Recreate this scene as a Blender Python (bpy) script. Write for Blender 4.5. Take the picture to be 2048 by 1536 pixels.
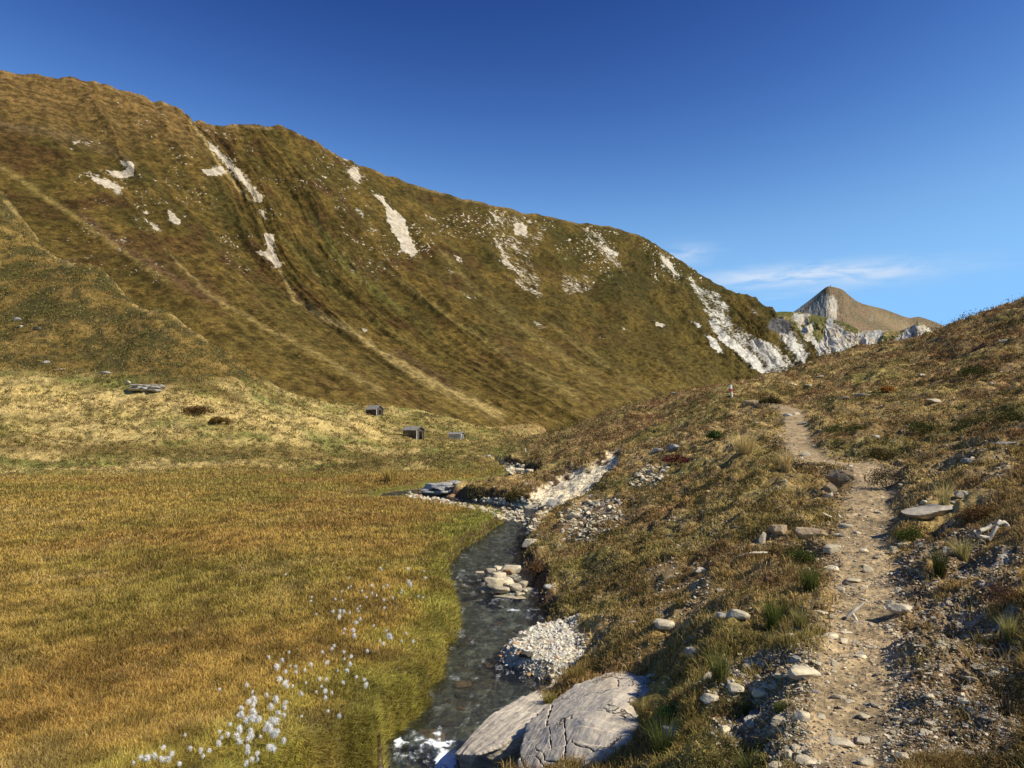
import bpy, bmesh, math
import numpy as np
from mathutils import Vector, Matrix, Euler

for o in list(bpy.data.objects): bpy.data.objects.remove(o)
scn = bpy.context.scene
COL = scn.collection
rng = np.random.default_rng(11)

# ------------------------------------------------------------------ camera
F = 1538.0; PITCH = math.atan((860-768)/F)
cam_d = bpy.data.cameras.new('camera'); cam = bpy.data.objects.new('camera', cam_d); COL.objects.link(cam)
cam_d.sensor_width = 36; cam_d.lens = 36*F/2048; cam_d.clip_start = .05; cam_d.clip_end = 20000
cam.location = (0, 0, 0); cam.rotation_euler = (math.pi/2+PITCH, 0, 0)
scn.camera = cam

# ------------------------------------------------------------------ sun, sky, exposure
SUN_AZ, SUN_EL = math.radians(112), math.radians(41)      # azimuth measured from +Y towards +X
sd = bpy.data.lights.new('sun', 'SUN'); sd.energy = 4.3; sd.angle = math.radians(.53); sd.color = (1, .92, .75)
sun = bpy.data.objects.new('sun', sd); COL.objects.link(sun)
sv = Vector((math.sin(SUN_AZ)*math.cos(SUN_EL), math.cos(SUN_AZ)*math.cos(SUN_EL), math.sin(SUN_EL)))
sun.rotation_euler = sv.to_track_quat('Z', 'Y').to_euler()
W = bpy.data.worlds.new('World'); scn.world = W; W.use_nodes = True
nt = W.node_tree; nt.nodes.clear()
def N(nt, t, **k):
    n = nt.nodes.new(t)
    for a, b in k.items(): setattr(n, a, b)
    return n
def sock(nt, s, v):
    if hasattr(v, 'links'): nt.links.new(v, s)
    else: s.default_value = v
def mth(nt, op, a, b=0.0, c=0.0, clamp=False):
    n = N(nt, 'ShaderNodeMath', operation=op, use_clamp=clamp)
    sock(nt, n.inputs[0], a); sock(nt, n.inputs[1], b); sock(nt, n.inputs[2], c); return n.outputs[0]
def mix(nt, f, a, b, mode='MIX'):
    n = N(nt, 'ShaderNodeMix', data_type='RGBA', blend_type=mode)
    sock(nt, n.inputs[0], f); sock(nt, n.inputs[6], a); sock(nt, n.inputs[7], b); return n.outputs[2]
def noise(nt, vec, scale, detail=4, rough=.55, dist=0.0):
    n = N(nt, 'ShaderNodeTexNoise'); n.inputs['Scale'].default_value = scale; n.inputs['Detail'].default_value = detail
    n.inputs['Roughness'].default_value = rough; n.inputs['Distortion'].default_value = dist
    if vec is not None: nt.links.new(vec, n.inputs['Vector'])
    return n.outputs['Fac']
def ramp(nt, f, lo, hi, a=0.0, b=1.0):
    n = N(nt, 'ShaderNodeMapRange', interpolation_type='SMOOTHSTEP')
    sock(nt, n.inputs[0], f); n.inputs[1].default_value = lo; n.inputs[2].default_value = hi
    n.inputs[3].default_value = a; n.inputs[4].default_value = b; return n.outputs[0]
def mapping(nt, vec, sc):
    n = N(nt, 'ShaderNodeMapping'); nt.links.new(vec, n.inputs[0]); n.inputs['Scale'].default_value = sc; return n.outputs[0]

sky = N(nt, 'ShaderNodeTexSky', sky_type='NISHITA'); sky.sun_disc = False
sky.sun_elevation = SUN_EL; sky.sun_rotation = SUN_AZ; sky.altitude = 2200; sky.air_density = 1.0; sky.dust_density = .1; sky.ozone_density = 1.6
tc = N(nt, 'ShaderNodeTexCoord'); sep = N(nt, 'ShaderNodeSeparateXYZ'); nt.links.new(tc.outputs['Generated'], sep.inputs[0])
# thin cirrus streaks low over the far peak: a band in azimuth and elevation, broken up by stretched noise
azn = mth(nt, 'ARCTAN2', sep.outputs[0], sep.outputs[1]); eln = mth(nt, 'ARCSINE', sep.outputs[2])
def blob(a0, aw, e0, ew, tilt=0.0):
    da = mth(nt, 'DIVIDE', mth(nt, 'SUBTRACT', azn, a0), aw)
    e_ = mth(nt, 'ADD', eln, mth(nt, 'MULTIPLY', mth(nt, 'SUBTRACT', azn, a0), tilt))
    de = mth(nt, 'DIVIDE', mth(nt, 'SUBTRACT', e_, e0), ew)
    s = mth(nt, 'ADD', mth(nt, 'POWER', mth(nt, 'ABSOLUTE', da), 2.0), mth(nt, 'POWER', mth(nt, 'ABSOLUTE', de), 2.0))
    return mth(nt, 'EXPONENT', mth(nt, 'MULTIPLY', s, -1.0))
def azel(u, v): return math.atan((u-1024)/F), math.atan((860-v)/math.hypot(F, u-1024))
nv = mapping(nt, tc.outputs['Generated'], (14, 14, 75))
nz = noise(nt, nv, 1.0, 6, .6, .5)
a1, e1 = azel(1640, 548); a2, e2 = azel(1370, 505); a3, e3 = azel(1590, 587)
c = mth(nt, 'MULTIPLY', blob(a1, .115, e1, .0125, .015), 1.5)
c = mth(nt, 'ADD', c, mth(nt, 'MULTIPLY', blob(a2, .035, e2, .012), .7))
c = mth(nt, 'ADD', c, mth(nt, 'MULTIPLY', blob(a3, .04, e3, .0035, -.05), .9))
cm = mth(nt, 'MULTIPLY', c, ramp(nt, nz, .28, .72), clamp=True)
sc3 = N(nt, 'ShaderNodeSeparateColor'); nt.links.new(sky.outputs[0], sc3.inputs[0]); cb3 = N(nt, 'ShaderNodeCombineColor')
for i, (pre, k, gg, mx) in enumerate([(.86, .856, 3.72, 2.5), (.95, .288, 3.32, 5.5), (1.08, .186, 2.63, 10.2)]):
    x_ = mth(nt, 'MULTIPLY', mth(nt, 'POWER', mth(nt, 'MULTIPLY', sc3.outputs[i], pre), gg), k*1.12)
    nt.links.new(mth(nt, 'DIVIDE', x_, mth(nt, 'POWER', mth(nt, 'ADD', 1.0, mth(nt, 'POWER', mth(nt, 'DIVIDE', x_, mx*1.12), 2.0)), .5)), cb3.inputs[i])
skm = mix(nt, mth(nt, 'MULTIPLY', cm, 1.0), cb3.outputs[0], (6.6, 7.9, 9.8, 1))
bg = N(nt, 'ShaderNodeBackground'); nt.links.new(skm, bg.inputs[0]); bg.inputs[1].default_value = .0705
wo = N(nt, 'ShaderNodeOutputWorld'); nt.links.new(bg.outputs[0], wo.inputs[0])
scn.view_settings.view_transform = 'Standard'; scn.view_settings.look = 'None'
scn.view_settings.exposure = 0.45; scn.view_settings.gamma = 1
scn.render.engine = 'CYCLES'; scn.cycles.max_bounces = 6; scn.cycles.transparent_max_bounces = 8
scn.cycles.caustics_reflective = False; scn.cycles.caustics_refractive = False

# ------------------------------------------------------------------ maths helpers
cp, sp = math.cos(PITCH), math.sin(PITCH)
def P(u, v, Y):
    "point seen at photo pixel (u, v), Y metres ahead"
    dx = (np.asarray(u, float)-1024)/F; dz = (768-np.asarray(v, float))/F
    y = cp-sp*dz; z = sp+cp*dz
    return np.stack([dx/y*Y, np.ones_like(dx)*Y, z/y*Y], -1)
def PZ(u, v, z):
    dz = (768-v)/F; return P(u, v, z*(cp-sp*dz)/(sp+cp*dz))
def proj(p):
    x, y, z = p[..., 0], p[..., 1], p[..., 2]
    cy = cp*y+sp*z; cz = -sp*y+cp*z; cy = np.where(cy < .05, .05, cy)
    return 1024+F*x/cy, 768-F*cz/cy
def _h(ix, iy, s):
    n = (ix.astype(np.int64)*374761393+iy.astype(np.int64)*668265263+s*1274126177) & 0x7fffffff
    n = ((n ^ (n >> 13))*1274126177) & 0x7fffffff
    return ((n ^ (n >> 16)) & 0xffff)/65535.0
def vn(x, y, s=0):
    x = np.asarray(x, float); y = np.asarray(y, float); ix = np.floor(x); iy = np.floor(y); fx = x-ix; fy = y-iy
    fx = fx*fx*(3-2*fx); fy = fy*fy*(3-2*fy); ix = ix.astype(np.int64); iy = iy.astype(np.int64)
    a = _h(ix, iy, s); b = _h(ix+1, iy, s); c_ = _h(ix, iy+1, s); d = _h(ix+1, iy+1, s)
    return (a*(1-fx)+b*fx)*(1-fy)+(c_*(1-fx)+d*fx)*fy
def fbm(x, y, s=0, o=4, g=.5):
    t = 0; a = 1; n = 0
    for i in range(o):
        t = t+a*vn(x*2**i+i*17.3, y*2**i-i*9.1, s+i); n += a; a *= g
    return t/n
def ss(x, a, b):
    t = np.clip((x-a)/(b-a), 0, 1); return t*t*(3-2*t)
def pdist(x, y, pts, side=False, vals=None):
    "distance to a polyline; also signed side (+ = left of travel) and interpolated values"
    pts = np.asarray(pts, float); best = np.full(np.shape(x), 1e9); sg = np.ones(np.shape(x)); out = np.zeros(np.shape(x)+((vals.shape[1],) if vals is not None else (0,)))
    for i in range(len(pts)-1):
        ax, ay = pts[i][:2]; bx, by = pts[i+1][:2]; dx, dy = bx-ax, by-ay
        t = np.clip(((x-ax)*dx+(y-ay)*dy)/(dx*dx+dy*dy+1e-12), 0, 1)
        d = np.hypot(x-ax-t*dx, y-ay-t*dy); m = d < best
        best = np.where(m, d, best); sg = np.where(m, np.sign(dx*(y-ay)-dy*(x-ax)), sg)
        if vals is not None:
            vv = vals[i]*(1-t[..., None])+vals[i+1]*t[..., None]; out = np.where(m[..., None], vv, out)
    return (best, sg, out)
def polysd(u, v, poly):
    "signed distance to a polygon, negative inside"
    poly = np.asarray(poly, float); ins = np.zeros(np.shape(u), bool); n = len(poly)
    for i in range(n):
        x1, y1 = poly[i]; x2, y2 = poly[(i+1) % n]
        if y1 != y2: ins ^= ((y1 > v) != (y2 > v)) & (u < (x2-x1)*(v-y1)/(y2-y1)+x1)
    d, _, _ = pdist(u, v, np.vstack([poly, poly[:1]])); return np.where(ins, -d, d)
def spline(vals, n):
    "Catmull-Rom resample of rows to n samples"
    vals = np.asarray(vals, float); m = len(vals); t = np.linspace(0, m-1, n); i = np.clip(t.astype(int), 0, m-2); f = (t-i)
    f = f.reshape((-1,)+(1,)*(vals.ndim-1))
    p1 = vals[i]; p2 = vals[i+1]
    p0 = np.where((i > 0).reshape(f.shape), vals[np.maximum(i-1, 0)], 2*p1-p2); p3 = np.where((i < m-2).reshape(f.shape), vals[np.minimum(i+2, m-1)], 2*p2-p1)
    return .5*((2*p1)+(-p0+p2)*f+(2*p0-5*p1+4*p2-p3)*f**2+(-p0+3*p1-3*p2+p3)*f**3)
def lerp(a, b, t): return a+(b-a)*np.asarray(t)[..., None]
def C(*a): return np.array(a, float)

# ------------------------------------------------------------------ object helpers
def tag(o, label=None, cat=None, group=None, kind=None):
    if label: o['label'] = label
    if cat: o['category'] = cat
    if group: o['group'] = group
    if kind: o['kind'] = kind
    return o
def link(name, me, mat=None, parent=None):
    o = bpy.data.objects.new(name, me); COL.objects.link(o)
    if mat is not None and me is not None and not me.materials: me.materials.append(mat)
    if parent is not None: o.parent = parent
    return o
def mesh(name, co, faces, smooth=False, attrs=None):
    "fast mesh; faces is (n,3) or (n,4)"
    co = np.ascontiguousarray(co, np.float32); faces = np.ascontiguousarray(faces, np.int32); k = faces.shape[1]
    me = bpy.data.meshes.new(name); me.vertices.add(len(co)); me.vertices.foreach_set('co', co.ravel())
    me.loops.add(faces.size); me.loops.foreach_set('vertex_index', faces.ravel())
    me.polygons.add(len(faces)); me.polygons.foreach_set('loop_start', np.arange(0, faces.size, k, dtype=np.int32))
    me.polygons.foreach_set('loop_total', np.full(len(faces), k, np.int32))
    me.polygons.foreach_set('use_smooth', np.full(len(faces), smooth, bool))
    me.update(calc_edges=True); me.validate()
    for an, av in (attrs or {}).items():
        av = np.asarray(av, np.float32)
        if av.ndim == 2:
            a = me.attributes.new(an, 'FLOAT_COLOR', 'POINT'); b = np.ones((len(av), 4), np.float32); b[:, :3] = av; a.data.foreach_set('color', b.ravel())
        else:
            a = me.attributes.new(an, 'FLOAT', 'POINT'); a.data.foreach_set('value', av)
    return me
def gridfaces(n, m):
    i = np.arange(n*m).reshape(n, m); return np.stack([i[:-1, :-1], i[1:, :-1], i[1:, 1:], i[:-1, 1:]], -1).reshape(-1, 4)
def newmat(name):
    m = bpy.data.materials.new(name); m.use_nodes = True; m.node_tree.nodes.clear()
    o = N(m.node_tree, 'ShaderNodeOutputMaterial'); return m, m.node_tree, o
def pbsdf(nt, col, rough=.9, spec=.2, normal=None):
    b = N(nt, 'ShaderNodeBsdfPrincipled'); sock(nt, b.inputs['Base Color'], col); sock(nt, b.inputs['Roughness'], rough)
    b.inputs['Specular IOR Level'].default_value = spec
    if normal is not None: nt.links.new(normal, b.inputs['Normal'])
    return b.outputs[0]
def bump(nt, h, s, d):
    b = N(nt, 'ShaderNodeBump'); nt.links.new(h, b.inputs['Height']); b.inputs['Strength'].default_value = s; b.inputs['Distance'].default_value = d; return b.outputs[0]
def attr(nt, n): return N(nt, 'ShaderNodeAttribute', attribute_name=n)

# ================================================================== THE GROUND (valley floor, right slope, left hill)
ctl = []
def cw(x, y, z): ctl.append((x, y, z))
def cpx(u, v, Y): ctl.append(tuple(P(u, v, Y)))
MZ = -2.5
for x, y in [(-1.7, 6), (-5, 6), (-9, 6), (-2.2, 8.5), (-6, 9), (-2, 11), (-12, 10), (-1.8, 14), (-6, 15), (-20, 16), (-1.4, 18), (-3, 22), (-12, 22), (-30, 24), (-1.5, 24), (-6, 28), (-15, 31), (-32, 34), (-48, 30), (-7, 36), (-16, 40), (-4, 4), (-8, 3), (-3.5, 2)]: cw(x, y, MZ)
for a in [(0, 925, 45), (0, 905, 52), (0, 868, 60), (0, 780, 78), (0, 740, 92), (0, 600, 130), (0, 470, 160), (0, 374, 185),
          (-350, 920, 40), (-350, 870, 55), (-350, 780, 72), (-350, 600, 112), (-350, 400, 155), (-350, 250, 190), (-900, 900, 40), (-900, 750, 60), (-900, 400, 110), (-900, 200, 150),
          (200, 928, 50), (200, 900, 57), (200, 868, 65), (200, 822, 74), (200, 762, 90), (200, 690, 108), (200, 606, 127), (200, 528, 146),
          (330, 928, 52), (330, 895, 60), (330, 850, 69), (330, 800, 80), (330, 748, 93), (330, 680, 106), (330, 618, 120),
          (450, 930, 52), (450, 905, 60), (450, 860, 71), (450, 815, 84), (450, 778, 97), (450, 722, 112),
          (600, 934, 54), (600, 912, 64), (600, 880, 76), (600, 842, 90), (600, 815, 108), (600, 798, 135),
          (700, 935, 58), (700, 905, 78), (700, 870, 98), (700, 845, 122), (748, 832, 158), (640, 808, 185), (827, 881, 125), (911, 877, 140), (800, 915, 80), (830, 852, 160), (860, 830, 200),
          (900, 935, 55), (900, 905, 90), (940, 888, 120), (980, 858, 190), (985, 912, 80), (960, 925, 62), (1010, 885, 130), (1100, 866, 230),
          (950, 856, 235), (1040, 866, 205), (1050, 872, 270), (1100, 874, 320), (900, 842, 265), (700, 815, 250), (1000, 942, 46), (950, 958, 40), (880, 958, 39), (820, 955, 40), (1050, 930, 52), (1100, 968, 34), (1010, 962, 36)]: cpx(*a)
for a in [(1700, 1536, 3.6), (1720, 1350, 5.1), (1735, 1200, 7.4), (1740, 1100, 10), (1735, 1000, 14), (1740, 940, 17.2), (1640, 930, 19), (1595, 890, 23), (1590, 850, 29), (1588, 825, 34),
          (1500, 1536, 3.95), (1300, 1536, 5), (1190, 1500, 6.1), (1400, 1400, 5.6), (1260, 1330, 8.2), (1500, 1250, 7), (1320, 1200, 10.3), (1120, 1200, 12.5), (1500, 1100, 11), (1300, 1080, 15.2), (1150, 1085, 17.6),
          (1130, 1015, 24.5), (1250, 1000, 21.5), (1400, 1000, 18), (1560, 1000, 15), (1500, 900, 22), (1300, 900, 36), (1200, 930, 35), (1150, 890, 55), (1300, 850, 55), (1400, 830, 45), (1500, 830, 38), (1462, 794, 52),
          (1000, 908, 80), (1060, 884, 88), (1150, 852, 95), (1250, 815, 95), (1380, 787, 90), (1460, 766, 86), (1600, 737, 84), (1700, 706, 80), (1800, 682, 75), (1880, 657, 70), (1950, 628, 66), (2048, 598, 62), (2300, 520, 56), (2800, 400, 50),
          (1600, 790, 50), (1700, 780, 42), (1850, 800, 30), (1700, 862, 24), (1850, 880, 20), (2000, 850, 18), (2000, 750, 34), (2000, 680, 46), (1850, 730, 50), (2300, 700, 33), (2300, 850, 16),
          (1900, 950, 13.6), (2048, 1000, 9.4), (1850, 1030, 11), (1900, 1200, 6.5), (2048, 1200, 5.8), (1900, 1400, 4.3), (2048, 1400, 3.95), (2048, 1536, 3.25), (2400, 1300, 3.5), (1850, 1536, 3.5)]: cpx(*a)
for x, y, z in [(0, .6, -1.72), (0, 2, -1.78), (-.6, 3.2, -2.1), (1.3, 1.5, -1.55), (-1.6, .8, -2.15), (2.6, .8, -1.3), (5, 1.5, -.75), (9, 3, .3), (14, 2, 1.6), (.5, 4, -2.1), (-1.2, 4.6, -2.45)]: cw(x, y, z)
# what lies behind the crests goes down again
for u, v, Y in [(0, 374, 185), (200, 528, 146), (330, 618, 120), (-350, 250, 190)]:
    p = P(u, v, Y); cw(p[0]*1.3, p[1]*1.3, p[2]*.85); cw(p[0]*1.07, p[1]*1.07, p[2]*.985)
for u, v, Y in [(1150, 852, 95), (1250, 815, 95), (1380, 787, 90), (1460, 766, 86), (1600, 737, 84), (1700, 706, 80), (1800, 682, 75), (1880, 657, 70), (2048, 598, 62), (2300, 520, 56), (2800, 400, 50)]:
    p = P(u, v, Y); cw(p[0]*1.18, p[1]*1.18, p[2]-.6); cw(p[0]*1.7, p[1]*1.7, p[2]-12); cw(p[0]*2.6, p[1]*2.6, p[2]-28)
for u in range(-2600, 4700, 350):
    cpx(u, 880 if u < 1300 else 950, 330); cpx(u, 880 if u < 1300 else 950, 560)
ctl = np.array(ctl)
def feat(x, y):
    r = np.hypot(x, y); return np.arctan2(x, y)*4.2, np.log(r), r
cA, cB, cR = feat(ctl[:, 0], ctl[:, 1]); cV = (ctl[:, 2]-MZ)/cR
def tps(d2): return .5*d2*np.log(d2+1e-9)
n = len(ctl); K = tps((cA[:, None]-cA)**2+(cB[:, None]-cB)**2)+np.eye(n)*2e-3
Q = np.stack([np.ones(n), cA, cB], 1); M_ = np.block([[K, Q], [Q.T, np.zeros((3, 3))]])
sol = np.linalg.solve(M_, np.concatenate([cV, np.zeros(3)]))
def base_z(A, B, R):
    out = sol[n]+sol[n+1]*A+sol[n+2]*B
    for i in range(n): out = out+sol[i]*tps((A-cA[i])**2+(B-cB[i])**2)
    return out*R+MZ

# stream: centre line from pixels on the water level, (u, v, z, half width)
st = []
for u, v, z, hw in [(880, 1600, -3.1, .66), (885, 1510, -3.08, .56), (900, 1450, -2.99, .36), (940, 1400, -2.97, .44), (985, 1340, -2.95, .66), (990, 1290, -2.94, .64), (1000, 1250, -2.94, .55), (986, 1210, -2.93, .54), (976, 1180, -2.92, .70), (972, 1150, -2.91, .78), (966, 1130, -2.91, .72), (978, 1100, -2.9, .60), (996, 1080, -2.9, .48), (1022, 1050, -2.88, .34), (1036, 1034, -2.88, .42), (1020, 1018, -2.87, .66), (965, 1008, -2.86, .66), (900, 999, -2.85, .62), (840, 990, -2.84, .60)]:
    p = PZ(u, v, z); st.append((p[0], p[1], z, hw))
st = [(-3.6, .5, -3.2, .5), (-2.2, 4.0, -3.15, .45)]+st
st += [(-5.2, 33.5, -2.83, .5), (-4.6, 36, -2.8, .5), (-2, 39, -2.75, .5), (.3, 43, -2.72, .6), (.7, 52, -2.7, .6), (-1.0, 64, -2.68, .5), (-2, 80, -2.6, .5)]
st = np.array(st); st = spline(st, 180); NST = 180
sx, sy = st[:, :2], st[:, 2:]
# path
pth = np.array([P(u, v, Y) for u, v, Y in [(1700, 1750, 2.6), (1700, 1536, 3.6), (1700, 1440, 4.2), (1708, 1350, 5.05), (1722, 1270, 6.1), (1735, 1200, 7.3), (1728, 1140, 8.8), (1722, 1090, 10.2), (1735, 1040, 12), (1742, 990, 14.3), (1745, 950, 16.5)]]+
               [P(u, v, Y) for u, v, Y in [(1722, 930, 18.0), (1672, 926, 18.9), (1628, 920, 19.9), (1600, 895, 22.4), (1592, 868, 26), (1590, 845, 30), (1580, 822, 34.5), (1560, 812, 38), (1500, 800, 46)]])
pth = spline(pth, 90); phw = np.interp(np.arange(90), [0, 20, 45, 60, 89], [.15, .18, .30, .30, .30])

NA, NR = 1150, 1250
az = np.concatenate([np.linspace(-75, -36, 90)[:-1], np.linspace(-36, 36, NA-160), np.linspace(36, 75, 73)[1:]])*math.pi/180; NA = len(az)
lr = np.concatenate([np.linspace(math.log(.7), math.log(2.8), 80)[:-1], np.linspace(math.log(2.8), math.log(60), 840), np.linspace(math.log(60), math.log(240), 280)[1:], np.linspace(math.log(240), math.log(560), 30)[1:]]); NR = len(lr)
# coarse base, then upsample
ca = np.linspace(az[0], az[-1], 220); cl = np.linspace(lr[0], lr[-1], 220)
CA, CL = np.meshgrid(ca, cl, indexing='ij'); CR = np.exp(CL)
cz = (base_z(CA*4.2, CL, CR)-MZ)/CR
def bil(g, fa, fl):
    ia = np.clip(fa.astype(int), 0, g.shape[0]-2); il = np.clip(fl.astype(int), 0, g.shape[1]-2); ta = fa-ia; tl = fl-il
    return (g[ia, il]*(1-ta)+g[ia+1, il]*ta)*(1-tl)+(g[ia, il+1]*(1-ta)+g[ia+1, il+1]*ta)*tl
AZ, LR = np.meshgrid(az, lr, indexing='ij'); R = np.exp(LR)
X = np.sin(AZ)*R; Y = np.cos(AZ)*R
Z0 = bil(cz, (AZ-ca[0])/(ca[1]-ca[0]), (LR-cl[0])/(cl[1]-cl[0]))*R+MZ
U0, V0 = proj(np.stack([X, Y, Z0], -1))
dS, sgS, vS = pdist(X, Y, sx, vals=sy); WZ = vS[..., 0]; HW = vS[..., 1]
left = sgS > 0          # travelling away from the camera, left side = the meadow
dP, sgP, vP = pdist(X, Y, pth[:, :2], vals=np.stack([pth[:, 2], phw], 1)); PZZ = vP[..., 0]; PHW = vP[..., 1]
meadow = np.clip(1-ss(np.abs(Z0-MZ), .12, .45), 0, 1)*(1-ss(R, 42, 56))*np.where(left, 1, 0)
Z0 = Z0-.33*left*(1-ss(dS, .4, 6.0))*ss(Y, 22, 29)*(1-ss(Y, 36, 40))
# lumps: tussocky turf on the slopes
farf = np.clip(R/14, .5, 5)
lump = (fbm(X/.45, Y/.45, 3, 4)-.5)*.46+(fbm(X/2.4, Y/2.4, 9, 3)-.5)*.40+(fbm(X/1.4, Y/1.4, 12, 4)-.5)*.5*ss(R, 12, 30)
lump = lump*(1-.85*meadow)
big = (fbm(X/9, Y/9, 31, 4)-.5)*1.7*ss(R, 26, 60)+(fbm(X/2.6, Y/2.6, 37, 3)-.5)*.7*ss(R, 30, 60)
Z = Z0+lump+big*(1-meadow)
# ground beside the water
hwn = HW*(1+.35*(fbm(X/.5, Y/.5, 21, 3)-.5))+.16*(fbm(X/.9, Y/.9, 25, 2)-.5)
tr = np.where(left, .09, .5)
near_s = ss(dS, hwn, hwn+tr)
bed = WZ-.16+.10*(fbm(X/.22, Y/.22, 41, 3)-.5)
bed = np.where((Y < 7.9), bed+.02, bed)
sfac = 1-ss(Y, 60, 80)
Z = Z*(1-sfac*(1-near_s))+bed*sfac*(1-near_s)
# gravel bar beside the stream and the pale scar on the slope
BAR = [(985, 1312), (1012, 1288), (1060, 1262), (1120, 1256), (1152, 1265), (1170, 1300), (1164, 1345), (1110, 1362), (1040, 1345), (1005, 1325)]
# pixel footprint taken on the water level
barw = [tuple(PZ(u, v, -2.93)[:2]) for u, v in BAR]
bsd = polysd(X, Y, barw)
bm_ = 1-ss(bsd, -.22, .10)
Z = np.where(bsd < .3, np.maximum(Z*(1-bm_)+(-2.88+.10*bm_)*bm_, Z*(1-bm_)+bm_*-2.80), Z)
PILEP = [tuple(PZ(u, v, -2.91)[:2]) for u, v in [(940, 1168), (960, 1142), (1000, 1128), (1045, 1138), (1068, 1168), (1055, 1198), (985, 1196), (955, 1184)]]
plsd = polysd(X, Y, PILEP); pm_ = 1-ss(plsd, -.30, .05); Z = np.where(plsd < .1, np.maximum(Z, Z*(1-pm_)+pm_*-2.86), Z)
SCAR = [(1242, 896), (1234, 925), (1198, 962), (1160, 988), (1135, 1012), (1060, 1014), (1062, 984), (1080, 966), (1130, 938), (1170, 930), (1210, 912), (1232, 898)]
scsd = polysd(U0, V0, SCAR); scar = (1-ss(scsd, -3, 4))*(R < 60)*(R > 18)
Z = Z-scar*.28
# path cut into the slope
pf = 1-ss(dP, PHW*.8, PHW*2.2+.15)
Z = Z*(1-pf)+(PZZ+.0+.035*(fbm(X/.12, Y/.12, 51, 3)-.5)+.03*(fbm(X/.5, Y/.5, 52, 2)-.5))*pf
rim = np.exp(-((dP-PHW*1.9)/.16)**2)*ss(fbm(X/.6, Y/.6, 61, 2), .35, .7)*(R < 24)
Z = Z+rim*np.where(sgP < 0, .08, .06)
bankrough = (1-ss(dP, .3, 1.8))*(R < 22)
Z = Z+(fbm(X/.07, Y/.07, 71, 3)-.5)*.055*(1-meadow)*(1-.6*pf)*np.clip(R/5, .6, 1.2)*(.5+bankrough)
U1, V1 = proj(np.stack([X, Y, Z], -1))

def ground_z(x, y):
    a = np.arctan2(x, y); l = np.log(np.hypot(x, y)); fa = np.interp(a, az, np.arange(NA)); fl = np.interp(l, lr, np.arange(NR)); return bil(Z, fa, fl)
TE = Z/Y; TEmax = np.maximum.accumulate(TE, axis=1)
def hit(u, v):
    "world point where the ray through photo pixel (u, v) meets the ground"
    d = P(u, v, 1.0); a = math.atan2(d[0], 1.0); fa = np.interp(a, az, np.arange(NA)); i = int(min(fa, NA-2)); t = fa-i
    te = TE[i]*(1-t)+TE[i+1]*t; k = np.argmax(te >= d[2])
    if te[k] < d[2]: k = int(np.argmax(te))
    if k > 0:
        q = (d[2]-te[k-1])/(te[k]-te[k-1]+1e-9); l = lr[k-1]+np.clip(q, 0, 1)*(lr[k]-lr[k-1])
    else: l = lr[0]
    r = math.exp(l); x, y = math.sin(a)*r, math.cos(a)*r; return np.array([x, y, float(ground_z(np.array(x), np.array(y)))])

# ------------------------------------------------------------------ ground colours (albedo)
OCH = C(.43, .30, .075); RUS = C(.34, .195, .052); OLV = C(.19, .17, .035); GRN = C(.115, .135, .030); DRY = C(.52, .39, .15); BRN = C(.15, .095, .038)
SOIL = C(.40, .295, .165); DIRT = C(.20, .135, .07); CREAM = C(.74, .63, .43); GREY = C(.42, .40, .35); PEAT = C(.075, .045, .025); HEA = C(.11, .08, .033)
def meadow_col(x, y, u, v):
    a = fbm(x/2.2+3, y/3.0, 101, 4); b = fbm(x/.55, y/.8, 103, 3); g = fbm(x/5+8, y/5, 105, 3)
    c_ = lerp(OCH*np.ones(x.shape+(3,)), RUS, ss(a, .42, .66)*.7); c_ = lerp(c_, OLV*1.25, ss(g, .5, .72)*.7); c_ = lerp(c_, BRN*1.2, ss(b, .55, .8)*.45)
    c_ = lerp(c_, DRY*.85, ss(fbm(x/1.1, y/1.1, 108, 3), .60, .78)*.45)
    d, s, _ = pdist(x, y, sx, vals=sy)
    c_ = lerp(c_, GRN*2.5+C(.07, .06, 0), (1-ss(d+1.6*(b-.5), .45, 1.9))*.62)
    return c_
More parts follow.
